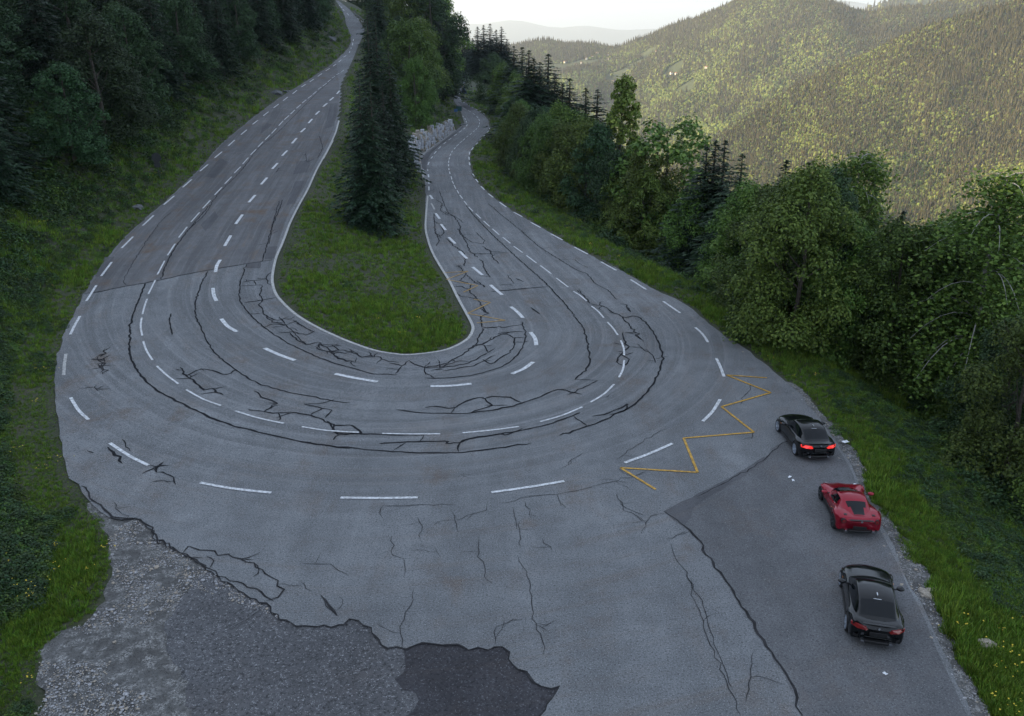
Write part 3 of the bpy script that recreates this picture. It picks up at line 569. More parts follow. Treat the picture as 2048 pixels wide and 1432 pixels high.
def ridge(name, sky, cols, Dt, Db, yb, mat, n=90, amp=9, fs=170, pw=1.0, seed=0):
    V = []; nc = len(cols)
    ts = np.concatenate([np.linspace(-.35, -.02, 8), np.linspace(0, 1, n)])
    for t in ts:
        for c in cols:
            s = sky(c); dt = Dt(c) if callable(Dt) else Dt; db = Db(c) if callable(Db) else Db
            if t >= 0:
                y = s + (yb - s) * t; D = dt + (db - dt) * t ** pw
            else: y = s; D = dt * (1 - t)
            dx, dy, dz = ray(c, y); k = D / dy; x, Y, z = dx * k, D, CAMH + dz * k
            if t < 0: z = CAMH + dz / dy * dt + t * dt * .5
            V.append((x, Y, z))
    V = np.array(V); nn = fbm(V[:, 0] / fs + seed, V[:, 1] / fs, 5)
    fade = np.repeat(np.clip(np.abs(ts) * 5, .12, 1), nc)
    V[:, 2] += nn * amp * fade; V[:, 1] += fbm(V[:, 0] / fs * 1.3 + 9 + seed, V[:, 1] / fs * .5, 4) * amp * 2.2 * fade
    nr = len(ts); idx = np.arange(nr * nc).reshape(nr, nc)
    F = np.stack([idx[:-1, :-1], idx[1:, :-1], idx[1:, 1:], idx[:-1, 1:]], -1).reshape(-1, 4)
    o = link(name, mkmesh(name, V, F, mat, True)); tag(o, kind='structure'); return V, F
def farmat():
    m, t, b = newmat('forest_floor'); N = NT(t)
    c = N.ramp(N.noise(.02, 6, .7), (.3, (.030, .042, .016)), (.55, (.055, .068, .022)), (.75, (.12, .12, .05)))
    N.l(c, b.inputs['Base Color']); b.inputs['Roughness'].default_value = .95; return m
M['floor'] = farmat()
m, t, b = newmat('valley_fields'); N = NT(t)
N.l(N.ramp(N.noise(.0012, 6, .6), (.35, (.07, .09, .045)), (.55, (.12, .13, .07)), (.7, (.2, .19, .12))), b.inputs['Base Color']); b.inputs['Roughness'].default_value = .95; M['fields'] = m
c1 = np.linspace(1180, 2500, 130); c2 = np.linspace(700, 2300, 150)
R1 = ridge('near_mountainside', sky1, c1, interp([(1200, 1950), (1600, 1950), (2048, 1850), (2500, 1800)]), interp([(1200, 1500), (2048, 950), (2500, 850)]), 760, M['floor'], 90, 42, 260)
R2 = ridge('far_mountainside', sky2, c2, interp([(700, 4300), (1100, 4000), (1240, 3700), (1500, 3300), (1800, 3000), (2300, 3200)]), 1750, 520, M['floor'], 100, 70, 480, .72, 5)
R3 = ridge('rear_mountain', sky3, np.linspace(1560, 2100, 40), 5200, 3800, 160, M['floor'], 24, 20, 500, 1, 9)
R4 = ridge('distant_mountains', sky4, np.linspace(300, 2400, 80), 27000, 19000, 120, M['floor'], 16, 160, 4000, 1, 13)
xs = np.linspace(-38000, 38000, 60); ys = np.linspace(-3000, 42000, 50); X, Y = np.meshgrid(xs, ys); ix = np.arange(3000).reshape(50, 60)
pl = link('valley_plain', mkmesh('valley_plain', np.stack([X, Y, -760 + 60 * fbm(X / 4000, Y / 4000, 3)], -1).reshape(-1, 3), np.stack([ix[:-1, :-1], ix[:-1, 1:], ix[1:, 1:], ix[1:, :-1]], -1).reshape(-1, 4), M['fields'], True)); tag(pl, kind='structure')

# ------------------------------------------------------------------ scattering (points on a mesh, instanced by geometry nodes)
def proto_collection(name, meshes):
    c = bpy.data.collections.new(name)
    for i, me in enumerate(meshes):
        o = bpy.data.objects.new('%s.%03d' % (name, i), me); c.objects.link(o)
    return c
def scatter(name, P, S, Rz, I, coll, kind='stuff', label=None, cat=None, tilt=None):
    me = bpy.data.meshes.new(name); n = len(P); me.vertices.add(n); me.vertices.foreach_set('co', np.asarray(P, np.float32).ravel())
    a = me.attributes.new('s', 'FLOAT_VECTOR', 'POINT'); a.data.foreach_set('vector', np.asarray(S, np.float32).ravel())
    rot = np.zeros((n, 3), np.float32); rot[:, 2] = Rz
    if tilt is not None: rot[:, :2] = tilt
    a = me.attributes.new('r', 'FLOAT_VECTOR', 'POINT'); a.data.foreach_set('vector', rot.ravel())
    a = me.attributes.new('i', 'INT', 'POINT'); a.data.foreach_set('value', np.asarray(I, np.int32))
    o = link(name, me); ng = bpy.data.node_groups.new(name, 'GeometryNodeTree')
    ng.interface.new_socket('Geometry', in_out='INPUT', socket_type='NodeSocketGeometry'); ng.interface.new_socket('Geometry', in_out='OUTPUT', socket_type='NodeSocketGeometry')
    i_ = ng.nodes.new('NodeGroupInput'); o_ = ng.nodes.new('NodeGroupOutput'); ip = ng.nodes.new('GeometryNodeInstanceOnPoints'); ci = ng.nodes.new('GeometryNodeCollectionInfo')
    ci.inputs['Collection'].default_value = coll; ci.inputs['Separate Children'].default_value = True; ci.inputs['Reset Children'].default_value = True
    def attr(nm, ty):
        x = ng.nodes.new('GeometryNodeInputNamedAttribute'); x.data_type = ty; x.inputs['Name'].default_value = nm
        return [q for q in x.outputs if q.enabled and q.name == 'Attribute'][0]
    L = ng.links.new; L(i_.outputs[0], ip.inputs['Points']); L(ci.outputs[0], ip.inputs['Instance']); ip.inputs['Pick Instance'].default_value = True
    L(attr('i', 'INT'), ip.inputs['Instance Index']); L(attr('s', 'FLOAT_VECTOR'), ip.inputs['Scale'])
    e2r = ng.nodes.new('FunctionNodeEulerToRotation'); L(attr('r', 'FLOAT_VECTOR'), e2r.inputs[0]); L(e2r.outputs[0], ip.inputs['Rotation'])
    L(ip.outputs[0], o_.inputs[0]); md = o.modifiers.new('scatter', 'NODES'); md.node_group = ng
    tag(o, label, cat, None, kind); return o
# low far trees
import bmesh
def blob(seed, mat):
    bm = bmesh.new(); bmesh.ops.create_icosphere(bm, subdivisions=2, radius=1); r = random.Random(seed)
    off = [Vector((r.uniform(-1, 1), r.uniform(-1, 1), r.uniform(-.3, 1))).normalized() for _ in range(9)]
    for v in bm.verts:
        d = max(v.co.normalized().dot(o) for o in off); v.co *= .72 + .38 * max(0, d) ** 6 + r.uniform(-.07, .07); v.co.z = v.co.z * .95 + .75
    me = bpy.data.meshes.new('far_crown'); bm.to_mesh(me); bm.free(); me.materials.append(mat); return me
def spire(seed, mat):
    b = MB(); r = random.Random(seed); V = []; F = []
    for k in range(5):
        z0 = k * .62; rr = .62 * (1 - k / 5.6); n = 8; base = len(V)
        for j in range(n): q = 6.283 * j / n + k; q2 = rr * r.uniform(.75, 1.2); V.append((q2 * math.cos(q), q2 * math.sin(q), z0 + r.uniform(-.1, .1)))
        V.append((0, 0, z0 + 1.15))
        for j in range(n): F.append((base + j, base + (j + 1) % n, base + n))
    b.add(V, F); return mkmesh('far_spire', b.V, b.F, mat)
farc = proto_collection('far_tree', [blob(i, M['far_leaf']) for i in range(4)] + [spire(i + 9, M['far_needle']) for i in range(3)])
def forest(name, VF, n, size, pcon, seed, label):
    V, F = VF; r = np.random.default_rng(seed); A = V[F[:, 0]]; B_ = V[F[:, 1]]; Cc = V[F[:, 2]]; D_ = V[F[:, 3]]
    ar = np.linalg.norm(np.cross(B_ - A, D_ - A), axis=1); cen = (A + Cc) / 2
    px, py = topx(cen[:, 0], cen[:, 1], cen[:, 2]); ok = (px > 880) & (px < 2130) & (py < 600) & (py > -60); ar = ar * ok
    f = r.choice(len(F), n, p=ar / ar.sum()); u, v = r.random((2, n)); P = A[f] + (B_[f] - A[f]) * u[:, None] + (D_[f] - A[f]) * v[:, None]
    cl = fbm(P[:, 0] / 120, P[:, 1] / 120, 4) + (r.random(len(P)) - .5) * .2 + np.clip((P[:, 2] - np.median(P[:, 2])) / 400, -.5, .5); mead = fbm(P[:, 0] / 190 + 40, P[:, 1] / 120, 3)
    px, py = topx(P[:, 0], P[:, 1], P[:, 2]); lowm = (np.abs(px - 1230) < 160) & (np.abs(py - 140) < 45)
    keep = ~((mead > .56) | (lowm & (mead > .34))); P = P[keep]; cl = cl[keep]; n = len(P)
    con = (r.random(n) < pcon + cl * .55); s = size * r.uniform(.55, 1.3, n) * (1 + .5 * np.clip(fbm(P[:, 0] / 70, P[:, 1] / 70, 2), -.5, 1)); sc_ = np.stack([s, s, s * r.uniform(.9, 1.35, n)], 1)
    sc_[con] *= np.array([1.15, 1.15, 1.05]); I = np.where(con, r.integers(4, 7, n), r.integers(0, 4, n))
    P[:, 2] -= size * .3
    return scatter(name, P, sc_, r.random(n) * 6.28, I, farc, 'stuff', label, 'forest')
forest('near_slope_forest', R1, 240000, 3.2, .30, 1, 'sunlit mixed forest covering the nearer mountainside at the right')
forest('far_slope_forest', R2, 320000, 4.3, .26, 2, 'hazy sunlit forest covering the farther domed mountainside')
forest('rear_slope_forest', R3, 7000, 10, .4, 3, 'pale hazed forest on the mountain behind the saddle')
# village houses
ORD_ = 'first second third fourth fifth sixth seventh eighth ninth tenth eleventh twelfth thirteenth fourteenth fifteenth sixteenth'.split()
hl = [(1312, 105), (1340, 152), (1352, 154), (1182, 118), (1168, 123), (1160, 128), (1195, 112), (1212, 114), (1150, 133), (1220, 122), (1222, 165), (1240, 168), (1205, 128), (1415, 138), (1192, 172), (1135, 130)]
V2, F2 = R2; p2 = np.stack(topx(V2[:, 0], V2[:, 1], V2[:, 2]), 1); front = np.arange(len(V2)) >= 9 * 150
for i, (hx, hy) in enumerate(hl):
    d = np.hypot(p2[:, 0] - hx, p2[:, 1] - hy) + 1e5 * ~front; q = V2[int(d.argmin())]
    e = empty('house', (float(q[0]), float(q[1]), float(q[2]) + 5), random.uniform(0, 3)); b = MB(); e.scale = (.55,) * 3; b.box((0, 0, 1), (15, 11, 12)); b.build('wall', M['wall_plaster'], e)
    b = MB(); b.add([(-8.5, -7, 6.8), (8.5, -7, 6.8), (8.5, 7, 6.8), (-8.5, 7, 6.8), (-8.5, 0, 11), (8.5, 0, 11)], [(0, 1, 5, 4), (2, 3, 4, 5), (0, 4, 3), (1, 2, 5), (0, 3, 2, 1)]); b.build('roof', M['roof_tile'], e)
    tag(e, '%s house from the left in the tiny pale village on the hazy slope' % ORD_[sorted(range(len(hl)), key=lambda k: hl[k][0]).index(i)], 'house', 'houses of the distant village')

# ------------------------------------------------------------------ tree builders
def cards(P, Nn, s, asp=1.5, r=rng, bend=.25):
    n = len(P); a = r.normal(size=(n, 3)); T = np.cross(Nn, a); T /= np.linalg.norm(T, axis=1)[:, None] + 1e-9; B_ = np.cross(Nn, T)
    s = np.asarray(s).reshape(-1, 1) * np.ones((n, 1)); L = T * s * asp / 2; W = B_ * s / 2; up = Nn * s * bend
    V = np.stack([P - L, P + W + up * .3, P + L - up, P - W + up * .3], 1).reshape(-1, 3)
    return V, np.arange(4 * n).reshape(-1, 4)
def sph(n, r=rng):
    v = r.normal(size=(n, 3)); return v / np.linalg.norm(v, axis=1)[:, None]
def trunk_mesh(b, h, r0, r, limbs=7, lo=.3, spread=.3):
    pts = []; x = y = 0
    for i in range(7): pts.append((x, y, h * i / 6 * .9 - (.8 if i == 0 else 0))); x += r.uniform(-1, 1) * h * .012; y += r.uniform(-1, 1) * h * .012
    b.tube(pts, [r0 * (1 - .14 * i) for i in range(7)], 8)
    for k in range(limbs):
        z = h * r.uniform(lo, .72); q = k * 2.4 + r.uniform(-.4, .4); L = h * spread * r.uniform(.6, 1.1) * (1.1 - z / h * .6)
        p0 = Vector((x * z / h, y * z / h, z)); p = [p0]; 
        for j in range(1, 4): p.append(p0 + Vector((math.cos(q) * L * j / 3, math.sin(q) * L * j / 3, L * (.22 * j + .05 * j * j))) + Vector((r.uniform(-.1, .1), r.uniform(-.1, .1), 0)))
        rr = r0 * .38 * (1.1 - z / h * .7); b.tube(p, [rr, rr * .7, rr * .45, rr * .2], 5)
def broadleaf(seed, lobes=34, leaves=9500, wid=.36, base=.14, leafs=.22, mat='leaf', shape='round', hh=12.):
    """a 12 m tree: lobes of leaf clusters on limbs"""
    r = np.random.default_rng(seed); rr = random.Random(seed); P = []; Nn = []; wgt = []
    for i in range(lobes):
        t = (i + .5) / lobes; z = base + (1 - base) * t * .93
        if shape == 'round': env = wid * math.sin(math.pi * min(1, (.18 + .82 * t)) ** .9) ** .6
        elif shape == 'tall': env = wid * (1 - t) ** .55 * .95 + .03
        else: env = wid * (.35 + .65 * math.sin(math.pi * t ** .8))
        q = i * 2.39996 + r.uniform(-.5, .5); rad = env * (.25 + .75 * r.random() ** .5) * .92
        lr = (wid * .27) * r.uniform(.5, 1.5) * (1 - .35 * t)
        c = np.array([math.cos(q) * rad, math.sin(q) * rad, z]) * hh
        n = int(leaves * (lr / (wid * .27)) ** 2 / lobes)
        d = sph(n, r); d[:, 2] = np.where(d[:, 2] < -.3, -d[:, 2] * .5, d[:, 2])
        k = lr * hh * (.55 + .5 * r.random(n) ** .5)[:, None] * (1 + .3 * np.sin(d[:, :1] * 7 + i) * np.cos(d[:, 1:2] * 6 + i * 2)) * np.array([[1, 1, .8]])
        p = c + d * k; p[:, 2] -= .10 * hh * wid * (np.hypot(d[:, 0], d[:, 1])) ** 2
        P.append(p); Nn.append(d + r.normal(size=(n, 3)) * .45 + np.array([0, 0, .55]))
    P = np.concatenate(P); Nn = np.concatenate(Nn); Nn /= np.linalg.norm(Nn, axis=1)[:, None]
    V, F = cards(P, Nn, leafs * r.uniform(.6, 1.35, len(P)), 1.5, r)
    crown = mkmesh('crown', V, F, M[mat]); b = MB(); trunk_mesh(b, hh, .20, rr, 9, .2, wid * .75)
    return mkmesh('trunk', b.V, b.F, M['bark']), crown, hh
def spruce(seed, hh=16., wid=.19, n_w=58, mat='needle', base=.06):
    r = np.random.default_rng(seed); V = []; F = []; nb = 0; b = MB()
    b.tube([(0, 0, -.8), (0.03, 0, hh * .3), (-.03, .02, hh * .6), (0, 0, hh * .99)], [.24, .18, .11, .02], 8)
    Ps = []; Ts = []; Ss = []
    for k in range(n_w):
        t = (k / (n_w - 1)); z = hh * (base + (1 - base) * t * .985); L = hh * wid * (1 - t) ** .85 * r.uniform(.85, 1.12) + .03
        m = max(4, int(8 * (1 - t) + 4))
        for j in range(m):
            q = 6.283 * j / m + k * 1.3 + r.uniform(-.25, .25); z = hh * (base + (1 - base) * min(1, max(0, t + r.uniform(-.5, .5) / n_w * 2.2)) * .985); Lb = L * r.uniform(.5, 1.22); steps = max(2, int(Lb / .21)); rise = .35 * (t) - .10
            for s in range(steps):
                u = (s + .7) / steps; x = Lb * u; zz = z + Lb * (rise * u - .42 * u * u + .16 * u ** 3.5)
                wd = (.34 * (1 - u * .6) + .10) * (.25 + .75 * (1 - t))
                for side in (-1, 1, 0):
                    off = side * wd * r.uniform(.4, 1.2)
                    Ps.append((x * math.cos(q) - off * math.sin(q), x * math.sin(q) + off * math.cos(q), zz - abs(off) * .25 + r.uniform(-.06, .06)))
                    Ts.append((math.cos(q + side * .8), math.sin(q + side * .8), -.35 + r.uniform(-.2, .2))); Ss.append(.31 * r.uniform(.7, 1.3) * (.45 + .55 * (1 - t) ** .7))
            if t < .85 and j % 2 == 0: b.tube([(0, 0, z), (Lb * .5 * math.cos(q), Lb * .5 * math.sin(q), z + Lb * (rise * .5 - .1)), (Lb * .85 * math.cos(q), Lb * .85 * math.sin(q), z + Lb * (rise * .85 - .28))], [.035, .025, .01], 4)
    P = np.array(Ps); T = np.array(Ts); T /= np.linalg.norm(T, axis=1)[:, None]; S_ = np.array(Ss)[:, None]
    up = np.array([[0, 0, 1.]]) + r.normal(size=P.shape) * .5; W = np.cross(T, up); W /= np.linalg.norm(W, axis=1)[:, None]
    V = np.stack([P - T * S_ * .6, P + W * S_ * .30, P + T * S_ * .9, P - W * S_ * .30], 1).reshape(-1, 3)
    return mkmesh('trunk', b.V, b.F, M['bark']), mkmesh('crown', V, np.arange(len(V)).reshape(-1, 4), M[mat]), hh
def birch(seed, hh=13.):
    r = np.random.default_rng(seed); rr = random.Random(seed); b = MB(); P = []
    b.tube([(0, 0, -.8), (.1, 0, hh * .35), (.25, .1, hh * .65), (.2, 0, hh * .97)], [.15, .12, .07, .015], 7)
    for k in range(42):
        t = rr.uniform(.25, .97); z = hh * t; q = k * 2.4; L = hh * .22 * (1.15 - t) * rr.uniform(.7, 1.3) + .5; p0 = Vector((.2, .05, z)); pts = [p0]
        for j in range(1, 6):
            u = j / 5; pts.append(p0 + Vector((math.cos(q) * L * u, math.sin(q) * L * u, L * (.9 * u - 1.15 * u * u))))
        b.tube(pts, [.035, .028, .02, .014, .01, .005], 4)
        for p in pts[1:]:
            n = 75; c = np.array(p); s = r.normal(size=(n, 3)) * np.array([.33, .33, .2]); s[:, 2] -= np.abs(r.normal(size=n)) * .55; P.append(c + s)
    P = np.concatenate(P); Nn = sph(len(P), r); V, F = cards(P, Nn, .11 * r.uniform(.6, 1.3, len(P)), 1.4, r)
    return mkmesh('trunk', b.V, b.F, M['bark_pale']), mkmesh('crown', V, F, M['leaf']), hh
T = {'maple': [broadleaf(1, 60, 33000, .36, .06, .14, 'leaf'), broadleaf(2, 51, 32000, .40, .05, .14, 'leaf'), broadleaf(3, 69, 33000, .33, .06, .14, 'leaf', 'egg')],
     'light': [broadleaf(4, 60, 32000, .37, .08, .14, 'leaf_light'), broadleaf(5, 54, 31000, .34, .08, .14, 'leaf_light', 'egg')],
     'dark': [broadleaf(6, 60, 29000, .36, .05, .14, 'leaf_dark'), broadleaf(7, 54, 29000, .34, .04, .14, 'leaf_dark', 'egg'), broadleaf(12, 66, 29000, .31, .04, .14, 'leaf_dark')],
     'tall': [broadleaf(8, 66, 16000, .20, .12, .17, 'leaf_light', 'tall')], 'open': [broadleaf(9, 39, 9500, .33, .2, .2, 'leaf_light', 'egg')],
     'spruce': [spruce(1, wid=.205), spruce(2, wid=.19), spruce(3, wid=.22)], 'birch': [birch(5)]}
NAMES = {'maple': 'broadleaf_tree', 'light': 'broadleaf_tree', 'dark': 'broadleaf_tree', 'tall': 'poplar_tree', 'open': 'broadleaf_tree', 'spruce': 'spruce_tree', 'birch': 'birch_tree'}
placed = []
def tree(kind, x, Y, h, label, group=None, wide=1., z=None, rz=None):
    v = T[kind][len(placed) % len(T[kind])]; s = h / v[2]
    e = empty(NAMES[kind], (x, Y, float(H(x, Y)) if z is None else z), random.uniform(0, 6.28) if rz is None else rz); e.scale = (s * wide, s * wide, s)
    link('trunk', v[0], e); link('crown', v[1], e); tag(e, label, 'tree', group); placed.append((x, Y, h * .3 * wide)); return e
def by_top(px, py, h, Ymin):
    dx, dy, dz = ray(px, py); Ys = np.arange(Ymin, 620, .5); g = CAMH + dz / dy * Ys - H(dx / dy * Ys, Ys)
    k = np.where(g >= h)[0] if g[0] < h else np.where(g <= h)[0]
    Y = Ys[k[0]] if len(k) else Ys[0]; return dx / dy * Y, float(Y), float(CAMH + dz / dy * Y - H(dx / dy * Y, Y))
def spaced(x, Y, d): return all((x - a) ** 2 + (Y - b) ** 2 > d * d for a, b, _ in placed)

# right of the road: a front row along the verge, the tall ones behind, then the slope below
edge = [(990, 318), (1002, 343), (1034, 368), (1072, 393), (1120, 417), (1167, 440), (1236, 478), (1305, 515), (1376, 549), (1460, 611), (1535, 653), (1619, 704), (1703, 741), (1757, 772), (1812, 806), (1850, 850), (1905, 925), (1960, 1000), (2040, 1050)]
wE = [hit(p, H) for p in edge]; fE = yfun(wE + [(25, 22), (26, 10)])
def label_row(i, n, base): return base
fr = []; acc = 0; prev = None
pts = catmull(wE, 8)
for p in pts:
    if prev is not None: acc += math.hypot(p[0] - prev[0], p[1] - prev[1])
    if prev is None or acc > 3.8: fr.append((p[0] + random.uniform(2.6, 3.8), p[1] + random.uniform(-.6, .6))); acc = 0
    prev = p
ORD = ['first', 'second', 'third', 'fourth', 'fifth', 'sixth', 'seventh', 'eighth', 'ninth', 'tenth', 'eleventh', 'twelfth', 'thirteenth', 'fourteenth', 'fifteenth', 'sixteenth', 'seventeenth', 'eighteenth', 'nineteenth', 'twentieth', 'twenty-first', 'twenty-second', 'twenty-third', 'twenty-fourth', 'twenty-fifth', 'twenty-sixth', 'twenty-seventh', 'twenty-eighth', 'twenty-ninth', 'thirtieth', 'thirty-first', 'thirty-second', 'thirty-third', 'thirty-fourth', 'thirty-fifth', 'thirty-sixth', 'thirty-seventh', 'thirty-eighth', 'thirty-ninth', 'fortieth']
fr = fr[::-1]
ORD_S = lambda i: ORD[i] if i < 40 else 'forty-' + ORD[i - 40]
for i, (x, Y) in enumerate(fr):
    k = ['maple', 'maple', 'dark', 'light', 'maple'][i % 5]; h = random.uniform(8.5, 12) if Y > 60 else random.uniform(9.5, 12.5)
    if Y < 46: h = random.uniform(8, 10)
    tree(k, x, Y, h, '%s leafy tree in the front row along the right verge, counting from the right edge' % ORD_S(i), 'front row of trees along the right verge', .95)
def bt(kind, px, py, h, Ymin, label, group=None, wide=1.):
    x, Y, hh = by_top(px, py, h, Ymin); return tree(kind, x, Y, max(3, min(hh, 34)), label, group, wide)
bt('tall', 1251, 130, 23, 95, 'tall narrow leafy tree rising highest above the roadside trees', None, .8)
bt('open', 1345, 225, 19, 80, 'bright open-crowned leafy tree right of the tall narrow one', None, 1.1)
bt('birch', 1735, 297, 17, 60, 'drooping birch standing above the trees behind the verge', None, 1.2)
bt('birch', 1668, 318, 16, 62, 'lower drooping birch just left of the taller birch')
bt('birch', 2026, 329, 16, 48, 'large open birch at the right edge of the photo', None, 1.4)
for px, py, h, l in ((1415, 289, 15, 'leftmost spruce of the dark trio on the slope'), (1433, 276, 16, 'middle spruce of the dark trio on the slope'), (1451, 276, 16, 'right and fullest spruce of the dark trio on the slope'), (1486, 303, 14, 'smaller spruce just right of the dark trio'), (1574, 316, 14, 'lone dark spruce tip left of the birches'), (1618, 320, 13, 'dark spruce half hidden beside the lower birch'), (1751, 350, 17, 'dark spruce half hidden right of the tall birch'), (1808, 418, 13, 'small spruce tip showing against the sunlit forest')):
    bt('spruce', px, py, h, 62, l, None, 1.9)
for i, (px, py, h) in enumerate(((1028, 90, 18), (1044, 92, 19), (1058, 98, 17), (1080, 122, 15), (1140, 154, 15), (1172, 173, 14), (1196, 176, 14), (1125, 165, 13), (1068, 115, 16), (1110, 150, 14))):
    bt('spruce', px, py, h, 170, 'dark pointed spruce in the line stepping down right of the far bend', 'spruces stepping down behind the leafy trees', 2.3)
bt('spruce', 1097, 105, 20, 165, 'tallest dark spruce standing clear right of the far bend', None, 2.4)
for i, (px, py, h) in enumerate(((955, 52, 26), (967, 49, 26), (980, 46, 27), (992, 58, 24), (1003, 52, 26), (1014, 78, 22), (945, 75, 22), (985, 80, 22))):
    x, Y, z = (px - 1024) / FPX * 400, 388 + 4 * (i % 4), -1.5; zt = CAMH + ray(px, py)[2] / ray(px, py)[1] * Y
    tree('spruce', ray(px, py)[0] / ray(px, py)[1] * Y, Y, zt + 3, 'tall dark spruce in the clump above the far bend', 'spruces above the far bend', 2.2, -3)
for i, (px, py) in enumerate(((935, 54), (925, 72), (912, 82))):
    Y = 402 + 5 * i; zt = CAMH + ray(px, py)[2] / ray(px, py)[1] * Y
    tree('spruce', ray(px, py)[0] / ray(px, py)[1] * Y, Y, zt + 3, ('orange lit spruce at the left of the far clump', 'slim orange lit spruce behind the far bend', 'smallest spruce at the left end of the far clump')[i], None, 1.4, -3)
mid = [(962, 115), (985, 112), (1003, 122), (1020, 120), (1040, 137), (1056, 150), (1072, 160), (1090, 172), (1020, 190), (1045, 205), (1000, 175), (1075, 205), (1095, 230), (1123, 196), (1150, 215), (1175, 225), (1200, 232), (1110, 240), (1140, 262), (1170, 258), (1205, 270), (1232, 290), (1265, 300), (1300, 285), (1290, 330),
       (1240, 340), (1320, 350), (1360, 345), (1395, 372), (1380, 400), (1430, 385), (1465, 375), (1500, 352), (1530, 348), (1560, 375), (1590, 362), (1625, 368), (1655, 350), (1690, 360), (1715, 395), (1600, 420), (1660, 430), (1720, 440), (1760, 455), (1790, 470), (1820, 480), (1850, 500), (1880, 518), (1910, 500), (1940, 470), (1970, 455), (2000, 440), (2030, 420), (1906, 410), (1925, 440),
       (1540, 450), (1480, 440), (1420, 450), (1840, 560), (1900, 570), (1960, 540), (2010, 520), (1780, 540), (1700, 520), (1620, 500), (1560, 520), (1950, 640), (2020, 620), (1870, 650)]
for i, (px, py) in enumerate(mid):
    k = ['maple', 'light', 'dark', 'maple', 'light'][(i * 7) % 5]; 
    x, Y, hh = by_top(px, py, 10.5 + (i % 4), 45 if px > 1300 else 225 if px < 1000 else 180 if px < 1050 else 90)
    while Y < 560 and ((Y < 150 and x < fE(Y) + 4.5) or x < fRO(Y) + 6.5):
        x, Y, hh = by_top(px, py, 10.5 + (i % 4), Y + 3)
    if Y > 420 or hh > 26: continue
    tree(k, x, Y, max(5, min(hh, 24)), 'leafy tree within the dense wood on the slope below the right verge', 'leafy trees of the wood below the road', .95)
for i, (px, py, Y, k) in enumerate(((985, 100, 262, 'dark'), (1000, 122, 225, 'maple'), (1018, 138, 205, 'light'), (1038, 150, 192, 'maple'), (1000, 182, 182, 'light'), (1022, 190, 168, 'dark'), (1045, 196, 158, 'maple'), (1068, 212, 148, 'light'), (1060, 175, 175, 'maple'), (1088, 205, 160, 'dark'), (1030, 235, 150, 'maple'), (1058, 250, 138, 'light'), (1095, 235, 136, 'maple'))):
    dx, dy, dz = ray(px, py); x = max(dx / dy * Y, float(fRO(Y)) + 6.5); hh = CAMH + dz / dy * Y - float(H(x, Y))
    tree(k, x, Y, max(6, min(hh, 24)), 'x', 'leafy trees of the wood below the road', 1.1)
n = 0
for _ in range(3000):
    Y = random.uniform(28, 330); x = float(fE(min(Y, 150)) if Y < 150 else fRO(Y) + 9) + random.uniform(5, 55)
    z = float(H(x, Y)); px, py = topx(x, Y, z + 10)
    if not (920 < px < 2180 and -50 < py < 1300) or not spaced(x, Y, 5.2): continue
    # keep tops under the skyline of the near wood
    line = np.interp(px, [920, 945, 1000, 1100, 1200, 1300, 1400, 1500, 1600, 1700, 1800, 1880, 1950, 2048], [160, 125, 130, 195, 240, 290, 360, 355, 365, 360, 455, 520, 470, 420])
    h = random.uniform(9, 13)
    while h > 5 and topx(x, Y, z + h)[1] < line: h -= .7
    if h <= 5: continue
    tree(random.choice(['maple', 'dark', 'maple', 'light', 'light', 'open', 'spruce']), x, Y, h, 'leafy tree within the dense wood on the slope below the right verge', 'leafy trees of the wood below the road', .95); n += 1
    if n > 120: break

# between the two arms
for px, py, bx, by, l, wd in ((712, 143, 735, 452, 'front left spruce of the island clump, low branches reaching the white line', 1.2), (740, 150, 756, 460, 'front right spruce of the dark clump at the island top', .98)):
    x, Y = hit((bx, by), H); zt = CAMH + ray(px, py)[2] / ray(px, py)[1] * Y; tree('spruce', x, Y, zt - float(H(x, Y)), l, None, wd)
for px, py, Y, l, k, wd in ((733, 12, 112, 'tallest spruce of the island clump, tip nearly reaching the photo\'s top edge', 'spruce', 1.05), (750, 32, 116, 'broad spruce just right of the tallest island spruce', 'spruce', 1.2), (776, 84, 112, 'spruce at the right side of the island clump', 'spruce', 1.1), (764, 160, 102, 'shorter spruce at the right foot of the island clump', 'spruce', 1.2),
                            (812, 24, 168, 'leafy tree above the stone wall, its top near the frame', 'maple', 1.1), (843, 30, 190, 'grey green tree behind the wall bank', 'birch', 1.3), (828, 108, 160, 'rounded tree right of the island spruces above the wall', 'maple', .8), (852, 92, 230, 'full leafy tree overhanging the far end of the wall', 'dark', 1.1), (864, 104, 300, 'slim willow like tree by the far bend', 'birch', .8),
                            (870, 34, 285, 'leafy tree on the skyline left of the pale sky', 'maple', .9), (860, -6, 270, 'dark tree topping the skyline between the roads', 'spruce', 1.2), (889, 60, 335, 'small dark tree at the skyline\'s right end', 'spruce', 1.6), (876, 10, 275, 'dark tree just left of the open sky', 'spruce', 1.1), (848, 140, 186, 'dark leafy tree over the middle of the wall', 'dark', .8)):
    dx, dy, dz = ray(px, py); x = dx / dy * Y; zt = CAMH + dz / dy * Y; tree(k, x, Y, max(5, min(30, zt - float(H(x, Y)))), l, None, wd)
for i, px in enumerate(list(range(752, 872, 13)) + [702, 722, 742, 860, 868]):
    Y = random.uniform(205, 310) if px > 750 else random.uniform(395, 430); py = np.interp(px, [740, 866, 896], [-45, -22, 46]) + random.uniform(-14, 8)
    dx, dy, dz = ray(px, py); x = dx / dy * Y; hh = CAMH + dz / dy * Y - float(H(x, Y))
    tree(['spruce', 'dark', 'maple'][i % 3], x, Y, max(9, min(34, hh)), 'x', 'trees on the slope between the roads', 1.1 if i % 3 else 1.5)
n = 0
